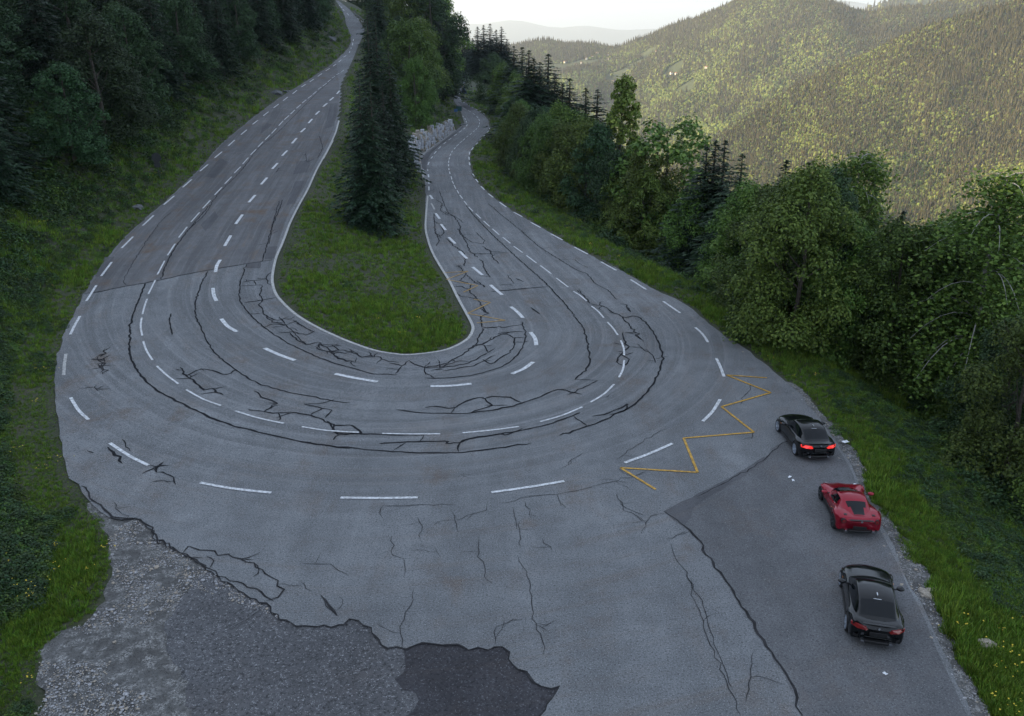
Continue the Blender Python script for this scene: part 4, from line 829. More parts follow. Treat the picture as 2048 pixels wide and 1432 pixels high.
for _ in range(2500):
    Y = random.uniform(112, 560); a, b = float(fLI(Y)) + 5.5, float(fRI(Y)) - 5.5
    if Y > 115 and Y < 190: b -= 5.5
    if Y > 400: a -= 10; b += 20
    if b <= a: continue
    x = random.uniform(a, b); h = random.uniform(8, 14); z = float(H(x, Y)); px, py = topx(x, Y, z + h)
    if px - FPX * h * .3 / Y < np.interp(py, [-100, 0, 60, 140], [700, 722, 750, 700]) or py < -30 or not spaced(x, Y, 5.2 + max(0, Y - 250) * .02): continue
    if px > np.interp(py, [0, 60, 140, 260], [862, 900, 905, 905]) or (py > 40 and px + FPX * h * .36 / Y > 898): continue
    tree(random.choice(['dark', 'maple', 'dark', 'spruce']), x, Y, h, 'dark tree on the wooded slope between the two roads', 'trees on the slope between the roads', 1.1); n += 1
    if n > 75: break
# forest up the left bank
n = 0; cand = []
for _ in range(9000):
    Y = random.uniform(26, 430); d = random.uniform(8, 75) if Y > 62 else random.uniform(13, 70)
    cand.append((d, Y))
cand.sort(key=lambda q: q[0] + random.uniform(0, 8))
for d, Y in cand:
    x = float(fLO(Y)) - d / float(dcoef(fLO, Y)); z = float(H(x, Y)); h = random.uniform(9, 14); p = topx(x, Y, z + h * .4)
    if not (-160 < p[0] < 800 and -260 < p[1] < 560) or not spaced(x, Y, 5.6 + d * .02): continue
    if p[1] > np.interp(p[0], [0, 100, 200, 300, 420, 600], [330, 345, 300, 260, 180, 60]) : continue
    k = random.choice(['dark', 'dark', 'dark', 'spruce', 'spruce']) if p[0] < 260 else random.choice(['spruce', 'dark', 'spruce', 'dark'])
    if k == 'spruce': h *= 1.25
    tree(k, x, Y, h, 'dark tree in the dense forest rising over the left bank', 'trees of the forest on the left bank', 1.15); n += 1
    if n > 170: break
LEFTN = n
def relabel(group, zones, tiers, tail):
    obs = [o for o in COL.objects if o.get('group') == group]; cells = {}
    for o in obs:
        l = o.location; v = topx(l.x, l.y, l.z + 8 * o.scale.z); zx = [n for a, n in zones if v[0] >= a][-1]; ty = [n for a, n in tiers if v[1] >= a][-1]
        kd = 'spruce' if o.name.startswith('spruce') else 'leafy tree'; cells.setdefault((kd, zx, ty), []).append((v[0], o))
    for (kd, zx, ty), L in cells.items():
        L.sort(key=lambda q: q[0])
        for i, (_, o) in enumerate(L):
            n = '' if len(L) == 1 else 'leftmost ' if i == 0 else 'rightmost ' if i == len(L) - 1 else ORD[i] + ' '
            o['label'] = ('%s%s %s, %s, %s' % (n, kd, tail, ty, zx)).strip()
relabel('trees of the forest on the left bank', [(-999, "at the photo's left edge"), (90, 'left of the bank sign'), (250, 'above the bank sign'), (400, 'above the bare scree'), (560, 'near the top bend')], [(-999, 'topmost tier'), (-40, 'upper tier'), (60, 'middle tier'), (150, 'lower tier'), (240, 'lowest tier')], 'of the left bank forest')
relabel('leafy trees of the wood below the road', [(-999, 'near the far bend'), (1080, 'left of the tall poplar'), (1220, 'around the tall poplar'), (1360, 'around the spruce trio'), (1520, 'left of the birches'), (1680, 'around the birches'), (1820, 'under the sunlit gap'), (1940, "at the photo's right edge")], [(-999, 'back row'), (170, 'upper tier'), (260, 'high tier'), (350, 'middle tier'), (440, 'lower tier'), (540, 'lowest tier')], 'of the wood below the road')
relabel('trees on the slope between the roads', [(-999, 'over the island'), (800, 'over the wall'), (860, 'by the far bend')], [(-999, 'on the skyline'), (40, 'upper tier'), (100, 'middle tier'), (160, 'lower tier')], 'on the slope between the two roads')
for g, tl in (('spruces stepping down behind the leafy trees', 'in the line stepping down right of the far bend'), ('spruces above the far bend', 'in the tall clump above the far bend')):
    L = sorted([o for o in COL.objects if o.get('group') == g], key=lambda o: o.location.x / o.location.y)
    for i, o in enumerate(L): o['label'] = '%s dark spruce from the left %s' % (ORD[i], tl)
print('TREES', len(placed), 'left', n)

# ------------------------------------------------------------------ grass, weeds, flowers, stones (countless: stuff)
def tuft(seed, n, h, w_, spread, mat, lean=.5):
    r = np.random.default_rng(seed); V = []; F = []
    for k in range(n):
        q = r.random() * 6.28; d = spread * r.random() ** .6; x, y = d * math.cos(q), d * math.sin(q); a = r.random() * 6.28; hh = h * r.uniform(.55, 1.15); l = hh * lean * r.uniform(.1, 1); q2 = q + r.normal() * .6
        c, s = math.cos(a) * w_ / 2, math.sin(a) * w_ / 2; b = len(V)
        V += [(x - c, y - s, -.03), (x + c, y + s, -.03), (x + math.cos(q2) * l * .4 + c * .7, y + math.sin(q2) * l * .4 + s * .7, hh * .6), (x + math.cos(q2) * l * .4 - c * .7, y + math.sin(q2) * l * .4 - s * .7, hh * .6), (x + math.cos(q2) * l, y + math.sin(q2) * l, hh)]
        F += [(b, b + 1, b + 2, b + 3), (b + 3, b + 2, b + 4)]
    return mkmesh('tuft', V, F, mat)
def herb(seed, n, rad, leafs, mat):
    r = np.random.default_rng(seed); d = sph(n, r); d[:, 2] = np.abs(d[:, 2]); P = d * rad * (.35 + .65 * r.random(n) ** .5)[:, None] * np.array([[1, 1, .8]])
    Nn = d + np.array([0, 0, 1.2]) + r.normal(size=(n, 3)) * .5; Nn /= np.linalg.norm(Nn, axis=1)[:, None]
    V, F = cards(P, Nn, leafs * r.uniform(.5, 1.4, n), 1.4, r); return mkmesh('herb', V, F, mat)
def bloom(seed, n, rad, s, h, mat):
    r = np.random.default_rng(seed); P = np.stack([r.normal(size=n) * rad, r.normal(size=n) * rad, h * r.uniform(.6, 1.1, n)], 1)
    V, F = cards(P, np.array([[0, 0, 1.]]) + r.normal(size=(n, 3)) * .2, np.full(n, s), 1, r); return mkmesh('bloom', V, F, mat)
def stone(seed, mat):
    bm = bmesh.new(); bmesh.ops.create_icosphere(bm, subdivisions=1, radius=1); r = random.Random(seed)
    for v in bm.verts: v.co *= r.uniform(.65, 1.2); v.co.z *= .6
    me = bpy.data.meshes.new('stone'); bm.to_mesh(me); bm.free(); me.materials.append(mat); return me
gcol = proto_collection('grass_tuft', [tuft(1, 16, .26, .028, .16, M['grass']), tuft(2, 20, .20, .03, .2, M['grass']), tuft(3, 14, .34, .03, .14, M['grass'], .8), tuft(4, 22, .15, .035, .22, M['grass'], .9)])
wcol = proto_collection('weed', [herb(1, 80, .34, .065, M['weed']), herb(2, 110, .42, .07, M['weed']), herb(3, 60, .26, .055, M['weed']), herb(4, 120, .50, .08, M['leaf_dark'])])
fcol = proto_collection('wild_flower', [bloom(1, 6, .16, .05, .26, M['flower_y']), bloom(2, 9, .25, .045, .3, M['flower_y']), bloom(3, 4, .12, .09, .4, M['flower_w'])])
M['rubble'] = simple('rubble', (.32, .32, .33), .9, var=.5, vs=2)
scol = proto_collection('loose_stone', [stone(i, M['rubble'] if i % 3 else M['stone_tan']) for i in range(5)])
Pg = grav.data.vertices; gpoly = [hit(p) for p in C('E', 430, 380, 470, 450, 530, 560, 540, 640, 560, 700, 540, 780, 500, 900, 400, 980, 300, 1010, 200, 1100, 190, 1200, 230, 1300, 170, 1432, 1000, 1432, 1000, 900, 1400, 960, 1340, 820, 1100, 700, 860, 560, 700, 420, 500, 360)]
def region(n, y0, y1, seed, pw=1.7):
    """random ground points, denser near the viewer; class: 0 left bank, 1 island, 2 right verge"""
    r = np.random.default_rng(seed); u = r.random(n); k = 1 - pw; Y = (y0 ** k + u * (y1 ** k - y0 ** k)) ** (1 / k)
    x = (r.random(n) * 2 - 1) * (Y * .66 + 9); px, py = topx(x, Y, H(x, Y)); ok = (px > -120) & (px < 2170) & (py < 1560) & (py > -80)
    x, Y = x[ok], Y[ok]; dl = (fLO(Y) - x) * dcoef(fLO, Y); dr = (x - fRO(Y)) * dcoef(fRO, Y); isl = np.minimum(x - fLI(Y), fRI(Y) - x) - .30
    edge_n = .10 * fbm(x * 1.5, Y * 1.5, 2)
    cls = np.where(dl > .05 + edge_n, 0, np.where((isl > .12 + edge_n) & (Y > TIP + .35), 1, np.where(dr > .25 + edge_n, 2, -1)))
    d = np.where(cls == 0, dl, np.where(cls == 1, isl, dr)); ok = cls >= 0
    return x[ok], Y[ok], cls[ok], d[ok], r
x, Y, cl, d, r = region(330000, 17, 330, 21)
ing = inpoly(x, Y, gpoly) & (x > fLO(Y) - .25); ins = inpoly(x, Y, shoulder); nz = fbm(x / 2.2, Y / 2.2, 3)
wood = ((cl == 2) & (x > fE(np.minimum(Y, 150)) + 2)) | ((cl == 0) & (d > 16))
keep = np.where(ing, (nz > .34) & (cl == 0) & (d < 1.5), np.where(ins, nz > .30, True)) & (r.random(len(x)) < np.where(wood, .25, 1)) & ((cl != 0) | (nz > -.3) | (r.random(len(x)) < .6))
x, Y, cl, d, nz, ing = x[keep], Y[keep], cl[keep], d[keep], nz[keep], ing[keep]; n = len(x)
s = r.uniform(.4, .8, n) * (1 + Y / 110) * np.where(cl == 1, .75, 1) * np.where((cl == 0) & (Y < 45), .6, 1) * (1 + .55 * np.clip(fbm(x / 5, Y / 5, 3) * 2, -.6, 1)) * np.where(d < .5, .6, 1) * np.where(ing, .5, 1)
scatter('grass', np.stack([x, Y, H(x, Y) - .03], 1), np.stack([s, s, s], 1), r.random(n) * 6.28, np.clip((r.random(n) * 4), 0, 3).astype(int), gcol, 'stuff', 'green grass covering the verges, the banks and the island', 'grass')
x, Y, cl, d, r = region(150000, 17, 300, 22)
nz = fbm(x / 3.1 + 7, Y / 3.1, 3); ing = inpoly(x, Y, gpoly); ins = inpoly(x, Y, shoulder)
keep = ~ing & ~(ins & (nz < .35)) & (((cl == 0) & (d > 2.2) & (nz > -.35)) | ((cl == 2) & (d > 2.6) & (nz > -.2)) | ((cl == 1) & (Y > 92) & (d > 1.2)) | ((cl == 1) & (nz > .5)) | ((cl != 1) & (nz > .33)))
x, Y, cl, d, nz = x[keep], Y[keep], cl[keep], d[keep], nz[keep]; n = len(x)
s = r.uniform(.5, 1.25, n) * (1 + Y / 120) * np.where(cl == 1, .7, 1) * np.where((cl == 2) & (x < fE(np.minimum(Y, 150))), .5, np.clip(.35 + d / 9, .4, 1.2))
scatter('undergrowth', np.stack([x, Y, H(x, Y) - .05], 1), np.stack([s, s, s * r.uniform(.8, 1.4, n)], 1), r.random(n) * 6.28, np.clip((r.random(n) * 4), 0, 3).astype(int), wcol, 'stuff', 'low leafy weeds and brush on the banks beside the road', 'undergrowth')
x, Y, cl, d, r = region(60000, 17, 140, 23)
nz = fbm(x / 4 + 3, Y / 4 + 9, 3); keep = (nz > .16) & (d < 14) & (r.random(len(x)) < .022) & ~inpoly(x, Y, shoulder) & ~inpoly(x, Y, gpoly); x, Y, cl = x[keep], Y[keep], cl[keep]; n = len(x); s = r.uniform(.6, 1.2, n) * (1 + Y / 120)
scatter('wild_flowers', np.stack([x, Y, H(x, Y)], 1), np.stack([s, s, s], 1), r.random(n) * 6.28, np.where(r.random(n) < .04, 2, r.integers(0, 2, n)), fcol, 'stuff', 'small yellow and white flowers dotted through the grass', 'wild flowers')
r = np.random.default_rng(31); gp_ = np.array(gpoly); x = r.uniform(gp_[:, 0].min(), gp_[:, 0].max(), 60000); Y = r.uniform(16, 36, 60000); Wn = fbm(x / 1.3, Y / 1.3, 3)
k = inpoly(x, Y, gpoly) & (x > fLO(Y) - .2) & (Wn > .04) & (r.random(60000) < .8) & ~inpoly(x, Y, [hit(p) for p in C('E', 945, 1432, 890, 1380, 905, 1300, 880, 1200, 835, 1100, 850, 920, 935, 790, 1400, 960, 1432, 1432)]) & ~inpoly(x, Y, wBR + [(20, -20), (20, 60), (-30, 60), (-22, 30)])
sp = np.array(shoulder); x2 = r.uniform(sp[:, 0].min(), sp[:, 0].max(), 60000); Y2 = r.uniform(16, 52, 60000); k2 = inpoly(x2, Y2, shoulder) & (r.random(60000) < .18)
x = np.concatenate([x[k], x2[k2]]); Y = np.concatenate([Y[k], Y2[k2]]); n = len(x); s = r.lognormal(-4.05, .5, n)
scatter('loose_gravel', np.stack([x, Y, H(x, Y) - .03 + s * .3], 1), np.stack([s, s, s], 1), r.random(n) * 6.28, r.integers(0, 5, n), scol, 'stuff', 'loose pale gravel along the broken edges of the lay-by', 'gravel')

# ------------------------------------------------------------------ stone wall, guard rails, signs, rocks, litter
def stone_wall():
    e = empty('stone_wall', (float(fRI(155)) - .6, 155, float(zR(155)))); b1 = MB(); b2 = MB(); r = random.Random(4); ox, oy, oz = e.location
    Y = 128.
    while Y < 184:
        x = float(fRI(Y)) - .75; nx_ = float(fRI(Y + .5)) - float(fRI(Y - .5)); rz = math.atan2(1, nx_) - math.pi / 2; hh = (3.0 - 1.4 * (Y - 128) / 56) * min(1, (Y - 126) / 4 + .5); z = -.3
        wd = r.uniform(.35, .75)
        while z < hh + r.uniform(-.3, .5):
            sh = r.uniform(.45, 1.15); bb = b1 if r.random() < .72 else b2
            V0 = len(bb.V); bb.box((x - ox - .16 * z + r.uniform(-.14, .14), Y - oy + r.uniform(-.08, .08), float(zR(Y)) - oz + z + sh / 2), (.6, wd * r.uniform(.85, 1.05), sh * .95), rz + r.uniform(-.12, .12))
            for i in range(V0, len(bb.V)): q = bb.V[i]; bb.V[i] = (q[0] + r.uniform(-.1, .1), q[1] + r.uniform(-.12, .12), q[2] + r.uniform(-.12, .12))
            z += sh
        Y += wd
    b1.build('grey_stones', M['stone'], e); b2.build('tan_stones', M['stone_tan'], e)
    c = MB(); Yg = np.arange(122, 186, 2.)
    for a, b_ in zip(Yg[:-1], Yg[1:]):
        x0, x1 = float(fRI(a)) - .18, float(fRI(b_)) - .18; L = math.hypot(x1 - x0, b_ - a)
        c.box(((x0 + x1) / 2 - ox, (a + b_) / 2 - oy, .02 + float(zR(a)) - oz), (.30, L * 1.02, .24), math.atan2(b_ - a, x1 - x0) - math.pi / 2)
    c.build('kerb', M['concrete'], e); tag(e, 'leaning wall of pale upright stones beside the right road', 'wall')
stone_wall()
def barrier(name, pts, label, hgt=.75):
    P = [hit(p, H) for p in pts]; e = empty(name, (P[0][0], P[0][1], float(H(*P[0])))); ox, oy, oz = e.location; b = MB(); Q = catmull(P, 5)
    for a, c in zip(Q[:-1], Q[1:]):
        z = (float(H(*a)) + float(H(*c))) / 2; L = math.hypot(c[0] - a[0], c[1] - a[1]); b.box(((a[0] + c[0]) / 2 - ox, (a[1] + c[1]) / 2 - oy, z - oz + hgt - .17), (L * 1.02, .10, .34), math.atan2(c[1] - a[1], c[0] - a[0]))
    b.build('rail', M['concrete'], e)
    for a in Q[::3]: b = MB(); b.box((a[0] - ox, a[1] - oy, float(H(*a)) - oz + hgt / 2 - .1), (.14, .14, hgt)); b.build('post', M['steel'], e)
    tag(e, label, 'guard rail')
barrier('guard_rail', C('K', 448, 122, 480, 148, 530, 188), 'pale guard rail right of the climbing road far away')
barrier('guard_rail', C('I', 600, 240, 660, 245, 720, 255, 790, 268, 850, 287), 'pale curved guard rail at the far bend of the right road')
def sign(px, py, hgt, shapes, label, rz=0, f=H):
    x, Y = hit((px, py), f); e = empty('road_sign', (x, Y, float(H(x, Y))), rz); b = MB(); b.tube([(0, 0, -.3), (0, 0, hgt)], [.04, .04], 8); b.build('post', M['back'], e)
    for nm, kind, z, s, mat in shapes:
        b = MB(); n = {'disc': 28, 'tri': 3, 'box': 4}[kind]; a0 = {'disc': 0, 'tri': math.pi / 2, 'box': math.pi / 4}[kind]
        for rr, m_, yy in ((s, mat, -.07),) + (((s * .74, M['sign_white'], -.085),) if mat == M['sign_red'] else ()):
            bb = MB(); V = [(rr * math.cos(a0 + 6.2832 * i / n) * (1.25 if kind == 'box' else 1), yy + dy, z + rr * math.sin(a0 + 6.2832 * i / n)) for dy in (-.012, .012) for i in range(n)]
            bb.add(V, [tuple(range(n)), tuple(range(n, 2 * n))[::-1]] + [(i, n + i, n + (i + 1) % n, (i + 1) % n) for i in range(n)]); bb.build(nm if rr == s else 'sign_face', m_, e)
    tag(e, label, 'sign')
sign(830, 331, 2.0, [('sign_plate', 'disc', 1.75, .62, M['back'])], 'round black plate on a post at the near end of the stone wall')
sign(319, 357, 2.6, [('sign_plate', 'disc', 2.2, .50, M['back']), ('small_plate', 'box', 1.45, .36, M['back'])], 'dark sign seen from behind on the grass bank left of the climbing road')
sign(928, 196, 3.6, [('triangle', 'tri', 1.9, 1.25, M['sign_blue']), ('triangle_face', 'tri', 1.95, .95, M['sign_white']), ('disc', 'disc', 3.4, .55, M['sign_red'])], 'blue white sign with red rimmed disc on the verge below the far bend')
sign(918, 234, 2.6, [('panel', 'box', 1.9, .75, M['sign_green'])], 'dark green square panel at the far end of the stone wall', 0)
sign(912, 236, 2.2, [('panel', 'box', 1.7, .45, M['sign_blue'])], 'small blue panel just left of the green panel', 0)
def rock(px, py, s, label, mat='rock_dark', sx=1.4):
    x, Y = hit((px, py), H); o = link('rock', stone(px * 7 + py, M[mat])); bm = bmesh.new(); bm.from_mesh(o.data); bmesh.ops.subdivide_edges(bm, edges=bm.edges, cuts=1, use_grid_fill=True)
    q = random.Random(px); 
    for v in bm.verts: v.co += Vector((q.uniform(-.08, .08),) * 3)
    bm.to_mesh(o.data); bm.free(); o.location = (x, Y, float(H(x, Y)) - s * .05); o.scale = (s * sx, s, s * .9); o.rotation_euler = (0, 0, q.uniform(0, 3)); tag(o, label, 'rock')
rock(551, 186, 1.0, 'blue grey rock beside the climbing road at the bank foot'); rock(575, 183, .6, 'smaller rock right of the blue grey one at the bank foot'); rock(657, 78, 1.6, 'tall rocky outcrop showing in the bank near the top bend')
rock(366, 221, .5, 'pale rock low in the dark left bank'); rock(1853, 1187, .24, 'flat pale brown block at the edge of the gravel by the near black coupe', 'stone_tan', 1.7); rock(1862, 1180, .2, 'small pale stone touching the flat brown block', 'stone_tan'); rock(1978, 1292, .40, 'long bleached stone lying in the weeds at lower right', 'stone_tan', .6)
rock(890, 1, .1, 'tiny') if False else None
rock(925, 250, .8, 'grey rock above the far end of the stone wall'); rock(275, 415, .6, 'grey stony outcrop in the grass left of the road bend', 'rock_dark', 1.8)
def litter(px, py, s, label):
    x, Y = hit((px, py)); r = random.Random(px); n = 5; V = []
    for i in range(n):
        for j in range(n): V.append(((i / 4 - .5) * s * r.uniform(.8, 1.2), (j / 4 - .5) * s * .7 * r.uniform(.7, 1.2), r.uniform(.0, .05)))
    F = [(i * n + j, i * n + j + 1, (i + 1) * n + j + 1, (i + 1) * n + j) for i in range(n - 1) for j in range(n - 1)]
    o = link('paper_scrap', mkmesh('paper_scrap', V, F, M['paper'])); o.location = (x, Y, float(H(x, Y)) + .04); o.rotation_euler = (0, 0, r.uniform(0, 3)); tag(o, label, 'litter')
litter(1579, 956, .16, 'left scrap of white paper on the asphalt between the first coupe and the red car'); litter(1586, 963, .17, 'right scrap of white paper on the asphalt above the red car'); litter(1690, 886, .32, 'crumpled white paper on the gravel right of the far black coupe'); litter(1770, 1350, .13, 'small white scrap on the asphalt below the near black coupe')

# ------------------------------------------------------------------ cars
def paintmat(name, col, metal=.3):
    m, t, b = newmat(name); b.inputs['Base Color'].default_value = (*col, 1); b.inputs['Metallic'].default_value = metal; b.inputs['Roughness'].default_value = .28; b.inputs['Specular IOR Level'].default_value = .3
    b.inputs['Coat Weight'].default_value = .3; b.inputs['Coat Roughness'].default_value = .03
    N = NT(t); N.l(N.ramp(N.noise(60, 2), (.3, .12), (.7, .18)), b.inputs['Roughness']); return m
M['black_paint'] = paintmat('black_paint', (.0025, .0035, .0045), 0); M['red_paint'] = paintmat('red_paint', (.26, .008, .022), .35)
M['glass'] = simple('dark_glass', (.003, .005, .007), .05, 0, 0, 0, spec=.28); M['rubber'] = simple('rubber', (.012, .012, .013), .85); M['alloy'] = simple('alloy', (.42, .47, .55), .35, .8, var=.1)
M['dark_alloy'] = simple('dark_alloy', (.05, .055, .06), .4, .7); M['trim'] = simple('black_trim', (.008, .008, .009), .5); M['chrome'] = simple('chrome', (.7, .72, .75), .15, 1)
M['lamp_off'] = simple('tail_lamp', (.20, .006, .008), .2, coat=1); M['lamp_on'] = simple('tail_lamp_lit', (.9, .03, .02), .2, coat=1, emit=.3); M['lamp_clear'] = simple('head_lamp', (.55, .58, .6), .12, .5, 1); M['amber'] = simple('amber', (.7, .25, .03), .4)
def tab(*v): a = np.array(v, float).reshape(-1, 2); a = a[a[:, 0].argsort()]; return lambda x: np.interp(x, a[:, 0], a[:, 1])
def smooth_tab(*v):
    f = tab(*v); return lambda x: (f(x - .09) + 2 * f(x) + f(x + .09)) / 4
def car(spec, loc, rz, label, lamps):
    e = empty(spec['name'], loc, rz); paint_ = M[spec['paint']]; wb, wr, wtr = spec['wb'], spec['wr'], spec['track']
    x0, x1 = spec['x0'], spec['x1']; W, ZS, ZC = spec['W'], spec['ZS'], spec['ZC']
    xs = np.unique(np.round(np.concatenate([np.linspace(x0, x1, 60), [a + wr * 1.16 * math.cos(q) for a in (0, wb) for q in np.linspace(0, math.pi, 17)]]), 3))
    def zbot(x):
        z = .20 + .12 * max(0, (x - x1 + .5)) + .22 * max(0, (x0 + .35 - x))
        for a in (0, wb):
            d = abs(x - a)
            if d < wr * 1.16: z = max(z, wr + math.sqrt((wr * 1.16) ** 2 - d * d) * .96)
        return z
    V = []; rows = []
    ends = lambda x: 1.0
    for x in xs:
        w_, zs, zc, zl = float(W(x)), float(ZS(x)), float(ZC(x)), zbot(x); zl = min(zl, zs - .07)
        fl = 0
        for a in (0, wb): fl = max(fl, math.exp(-((x - a) / .42) ** 2))
        fl *= spec['flare']; h = zs - zl
        sec = [(w_ * .93 + fl * .5, zl), (w_ * .985 + fl, zl + h * .12), (w_ + fl * .9, zl + h * .4), (w_ * .985 + fl * .5, zl + h * .68), (w_ * .955, zs - .05), (w_ * .90, zs), (w_ * .82, zs + .2 * (zc - zs) + .012), (w_ * .62, zs + .6 * (zc - zs) + .008), (w_ * .32, zc - .01), (0, zc)]
        cx = spec['bow'] 
        row = []
        for sg in (1, -1):
            for y, z in (sec if sg == 1 else sec[:-1][::-1]):
                f = (abs(y) / max(w_, .1)) ** 2; k = max(0, (x - (x1 - .9)) / .9) ** 2 * cx + max(0, ((x0 + .5) - x) / .5) ** 2 * -cx * .6
                V.append((x - k * f, sg * y, z)); row.append(len(V) - 1)
        rows.append(row)
    m = len(rows[0]); F = []
    for a, b in zip(rows[:-1], rows[1:]): F += [(a[j], a[j + 1], b[j + 1], b[j]) for j in range(m - 1)]
    F += [tuple(rows[0])[::-1], tuple(rows[-1])]
    body = link('body', mkmesh('body', V, F, paint_, True), e)
    md = body.modifiers.new('e', 'EDGE_SPLIT'); md.split_angle = R(38)
    b = MB(); b.box(((x0 + x1 - .15) / 2, 0, .36), (x1 - x0 - 1.15, wtr * 2 - .50, .36)); b.box((wb / 2, 0, .30), (wb - wr * 2.5, wtr * 2 - .1, .2)); b.build('chassis', M['trim'], e)
    # cabin
    g = spec['cab']; xr, xf = g['xr'], g['xf']; N_ = 40; xs = np.linspace(xr, xf, N_); V = []; rows = []; cls = {}
    for x in xs:
        zt = float(g['ZT'](x)); zd = float(ZS(x)) - .03; wbse = float(g['WB'](x)); wtop = float(g['WT'](x)); zr = max(zt - .055, zd); row = []
        sec = [(wbse + (wtop - wbse) * t ** 1.15, zd + (zr - zd) * t) for t in (0, .12, .3, .5, .7, .86, 1)] + [(wtop * t, zt - .055 * (abs(t) ** 3)) for t in (.94, .84, .6, .3, 0)]
        for sg in (1, -1):
            for y, z in (sec if sg == 1 else sec[:-1][::-1]):
                fy = (abs(y) / max(wbse, .1)) ** 2; kf = max(0, (x - g['xa']) / (xf - g['xa'])) * g['cf']; kr = max(0, (g['xc'] - x) / (g['xc'] - xr)) * g['cr']
                V.append((x + kf * (.6 - fy) - kr * (.6 - fy), sg * y, z)); row.append(len(V) - 1)
        rows.append(row)
    m = len(rows[0]); half = 12; FF = {'roof': [], 'windscreen': [], 'rear_window': [], 'side_window_l': [], 'side_window_r': []}
    for i in range(N_ - 1):
        xm = (xs[i] + xs[i + 1]) / 2
        for j in range(m - 1):
            q = (rows[i][j], rows[i][j + 1], rows[i + 1][j + 1], rows[i + 1][j]); jj = j if j < 11 else m - 2 - j; c = 'roof'
            t = [.06, .21, .4, .6, .78, .93][jj] if jj < 6 else 1.2
            if jj < 6 and g['side'](xm, t): c = 'side_window_l' if j < 11 else 'side_window_r'
            if jj >= (8 if jj < 0 else 7) and xm > g['xa'] + .05 and xm < xf - .03: c = 'windscreen'
            if jj >= 7 and xm < g['xc'] - .02 and xm > xr + g.get('rt', .1): c = 'rear_window'
            if c == 'rear_window' and g.get('taper') and jj <= 7 + (xm < g['xc'] - .35) + (xm < g['xc'] - .75): c = 'roof'
            FF[c].append(q)
    for c, f in FF.items():
        if not f: continue
        u = sorted(set(i for q in f for i in q)); mp = {k: i for i, k in enumerate(u)}
        nm = 'side_window' if c.startswith('side') else c
        link(nm, mkmesh(nm, [V[i] for i in u], [tuple(mp[i] for i in q) for q in f], paint_ if c == 'roof' else M['glass'], True), e)
    # bright edge of the roof rail
    # wheels
    for ax in (0, wb):
        for sg in (1, -1):
            c = (ax, 0, wr); b = MB(); yo = sg * (wtr - .11 + (.02 if ax == 0 else 0)); b.lathe_y((ax, yo, wr), [(wr * .66, -.105), (wr * .92, -.12), (wr, -.085), (wr, .085), (wr * .92, .12), (wr * .66, .105), (wr * .66, -.105)], 32)
            wl = b.build('wheel', M['rubber'], e, True); b = MB(); s = sg
            b.lathe_y((ax, yo, wr), [(wr * .73, sg * .118), (wr * .66, sg * .10), (wr * .62, sg * .03), (.0, sg * .03)], 32) if False else None
            b.lathe_y((ax, yo, wr), [(wr * .74, sg * .120), (wr * .70, sg * .128), (wr * .64, sg * .10), (wr * .63, -sg * .06)], 32); b.lathe_y((ax, yo, wr), [(.0, sg * .105), (.05, sg * .105), (.065, sg * .05)], 14)
            for k in range(spec['spokes']):
                for dq in (-.13, .13):
                    q = 6.2832 * k / spec['spokes'] + .3; p0 = (ax + .03 * math.cos(q), yo + sg * .085, wr + .03 * math.sin(q)); p1 = (ax + wr * .68 * math.cos(q + dq), yo + sg * .11, wr + wr * .68 * math.sin(q + dq)); b.tube([p0, p1], [.024, .017], 5)
            b.build('rim', M[spec['rim']], wl, True)
            b = MB(); b.lathe_y((ax, yo - sg * .03, wr), [(0, sg * .0), (wr * .62, sg * .0)], 20); b.build('brake_disc', M['trim'], wl)
    # lamps, mirrors, plate, spoiler and so on
    for sg in (1, -1):
        for nm, bx in spec['lamps']:
            b = MB(); b.V = []; P = [(x, sg * y, z) for x, y, z in bx]; n = len(P) // 2; b.add(P, [tuple(range(n)), tuple(range(n, 2 * n))] + [(i, (i + 1) % n, n + (i + 1) % n, n + i) for i in range(n)])
            b.build(nm, {'tail_light': M[lamps], 'headlight': M['lamp_clear'], 'indicator': M['amber'], 'bumper_vent': M['trim'], 'exhaust': M['chrome'], 'tail_ring': M['trim'], 'deck_vent': M['trim']}[nm], e)
        b = MB(); mx, my, mz = spec['mirror']; bm = bmesh.new(); bmesh.ops.create_uvsphere(bm, u_segments=12, v_segments=8, radius=1)
        for v in bm.verts: v.co = Vector((v.co.x * .10 + mx + (.03 if v.co.x > 0 else 0), v.co.y * .135 + sg * my, v.co.z * .075 + mz))
        me = bpy.data.meshes.new('mirror'); bm.to_mesh(me); bm.free(); me.materials.append(paint_); me.polygons.foreach_set('use_smooth', [True] * len(me.polygons)); mo = link('mirror', me, e)
        b.tube([(mx + .02, sg * (my - .22), mz - .06), (mx, sg * my, mz - .02)], [.03, .02], 6); b.build('mirror_arm', M['trim'], mo)
    for nm, c, dm, mt in spec['bits']:
        b = MB(); b.box(c, dm); o = b.build(nm, M[mt] if mt != 'paint' else paint_, e); bv = o.modifiers.new('b', 'BEVEL'); bv.width = min(dm) * .3; bv.segments = 2
    b = MB(); b.add([(spec['emb'][0] + .02 * 0, .045 * math.cos(a), spec['emb'][1] + .045 * math.sin(a)) for a in np.linspace(0, 6.28, 13)[:-1]], [tuple(range(12))]); b.V = [(x - .012, y, z) for x, y, z in b.V]; b.build('badge', M['chrome'], e)
    e.scale = (spec['sc'],) * 3; tag(e, label, 'car'); return e
def quad2(x, y0, y1, z0, z1, dx=.05, sk=0): return [(x, y0, z0), (x + sk, y1, z0), (x + sk, y1, z1), (x, y0, z1), (x + dx, y0, z0), (x + sk + dx, y1, z0), (x + sk + dx, y1, z1), (x + dx, y0, z1)]
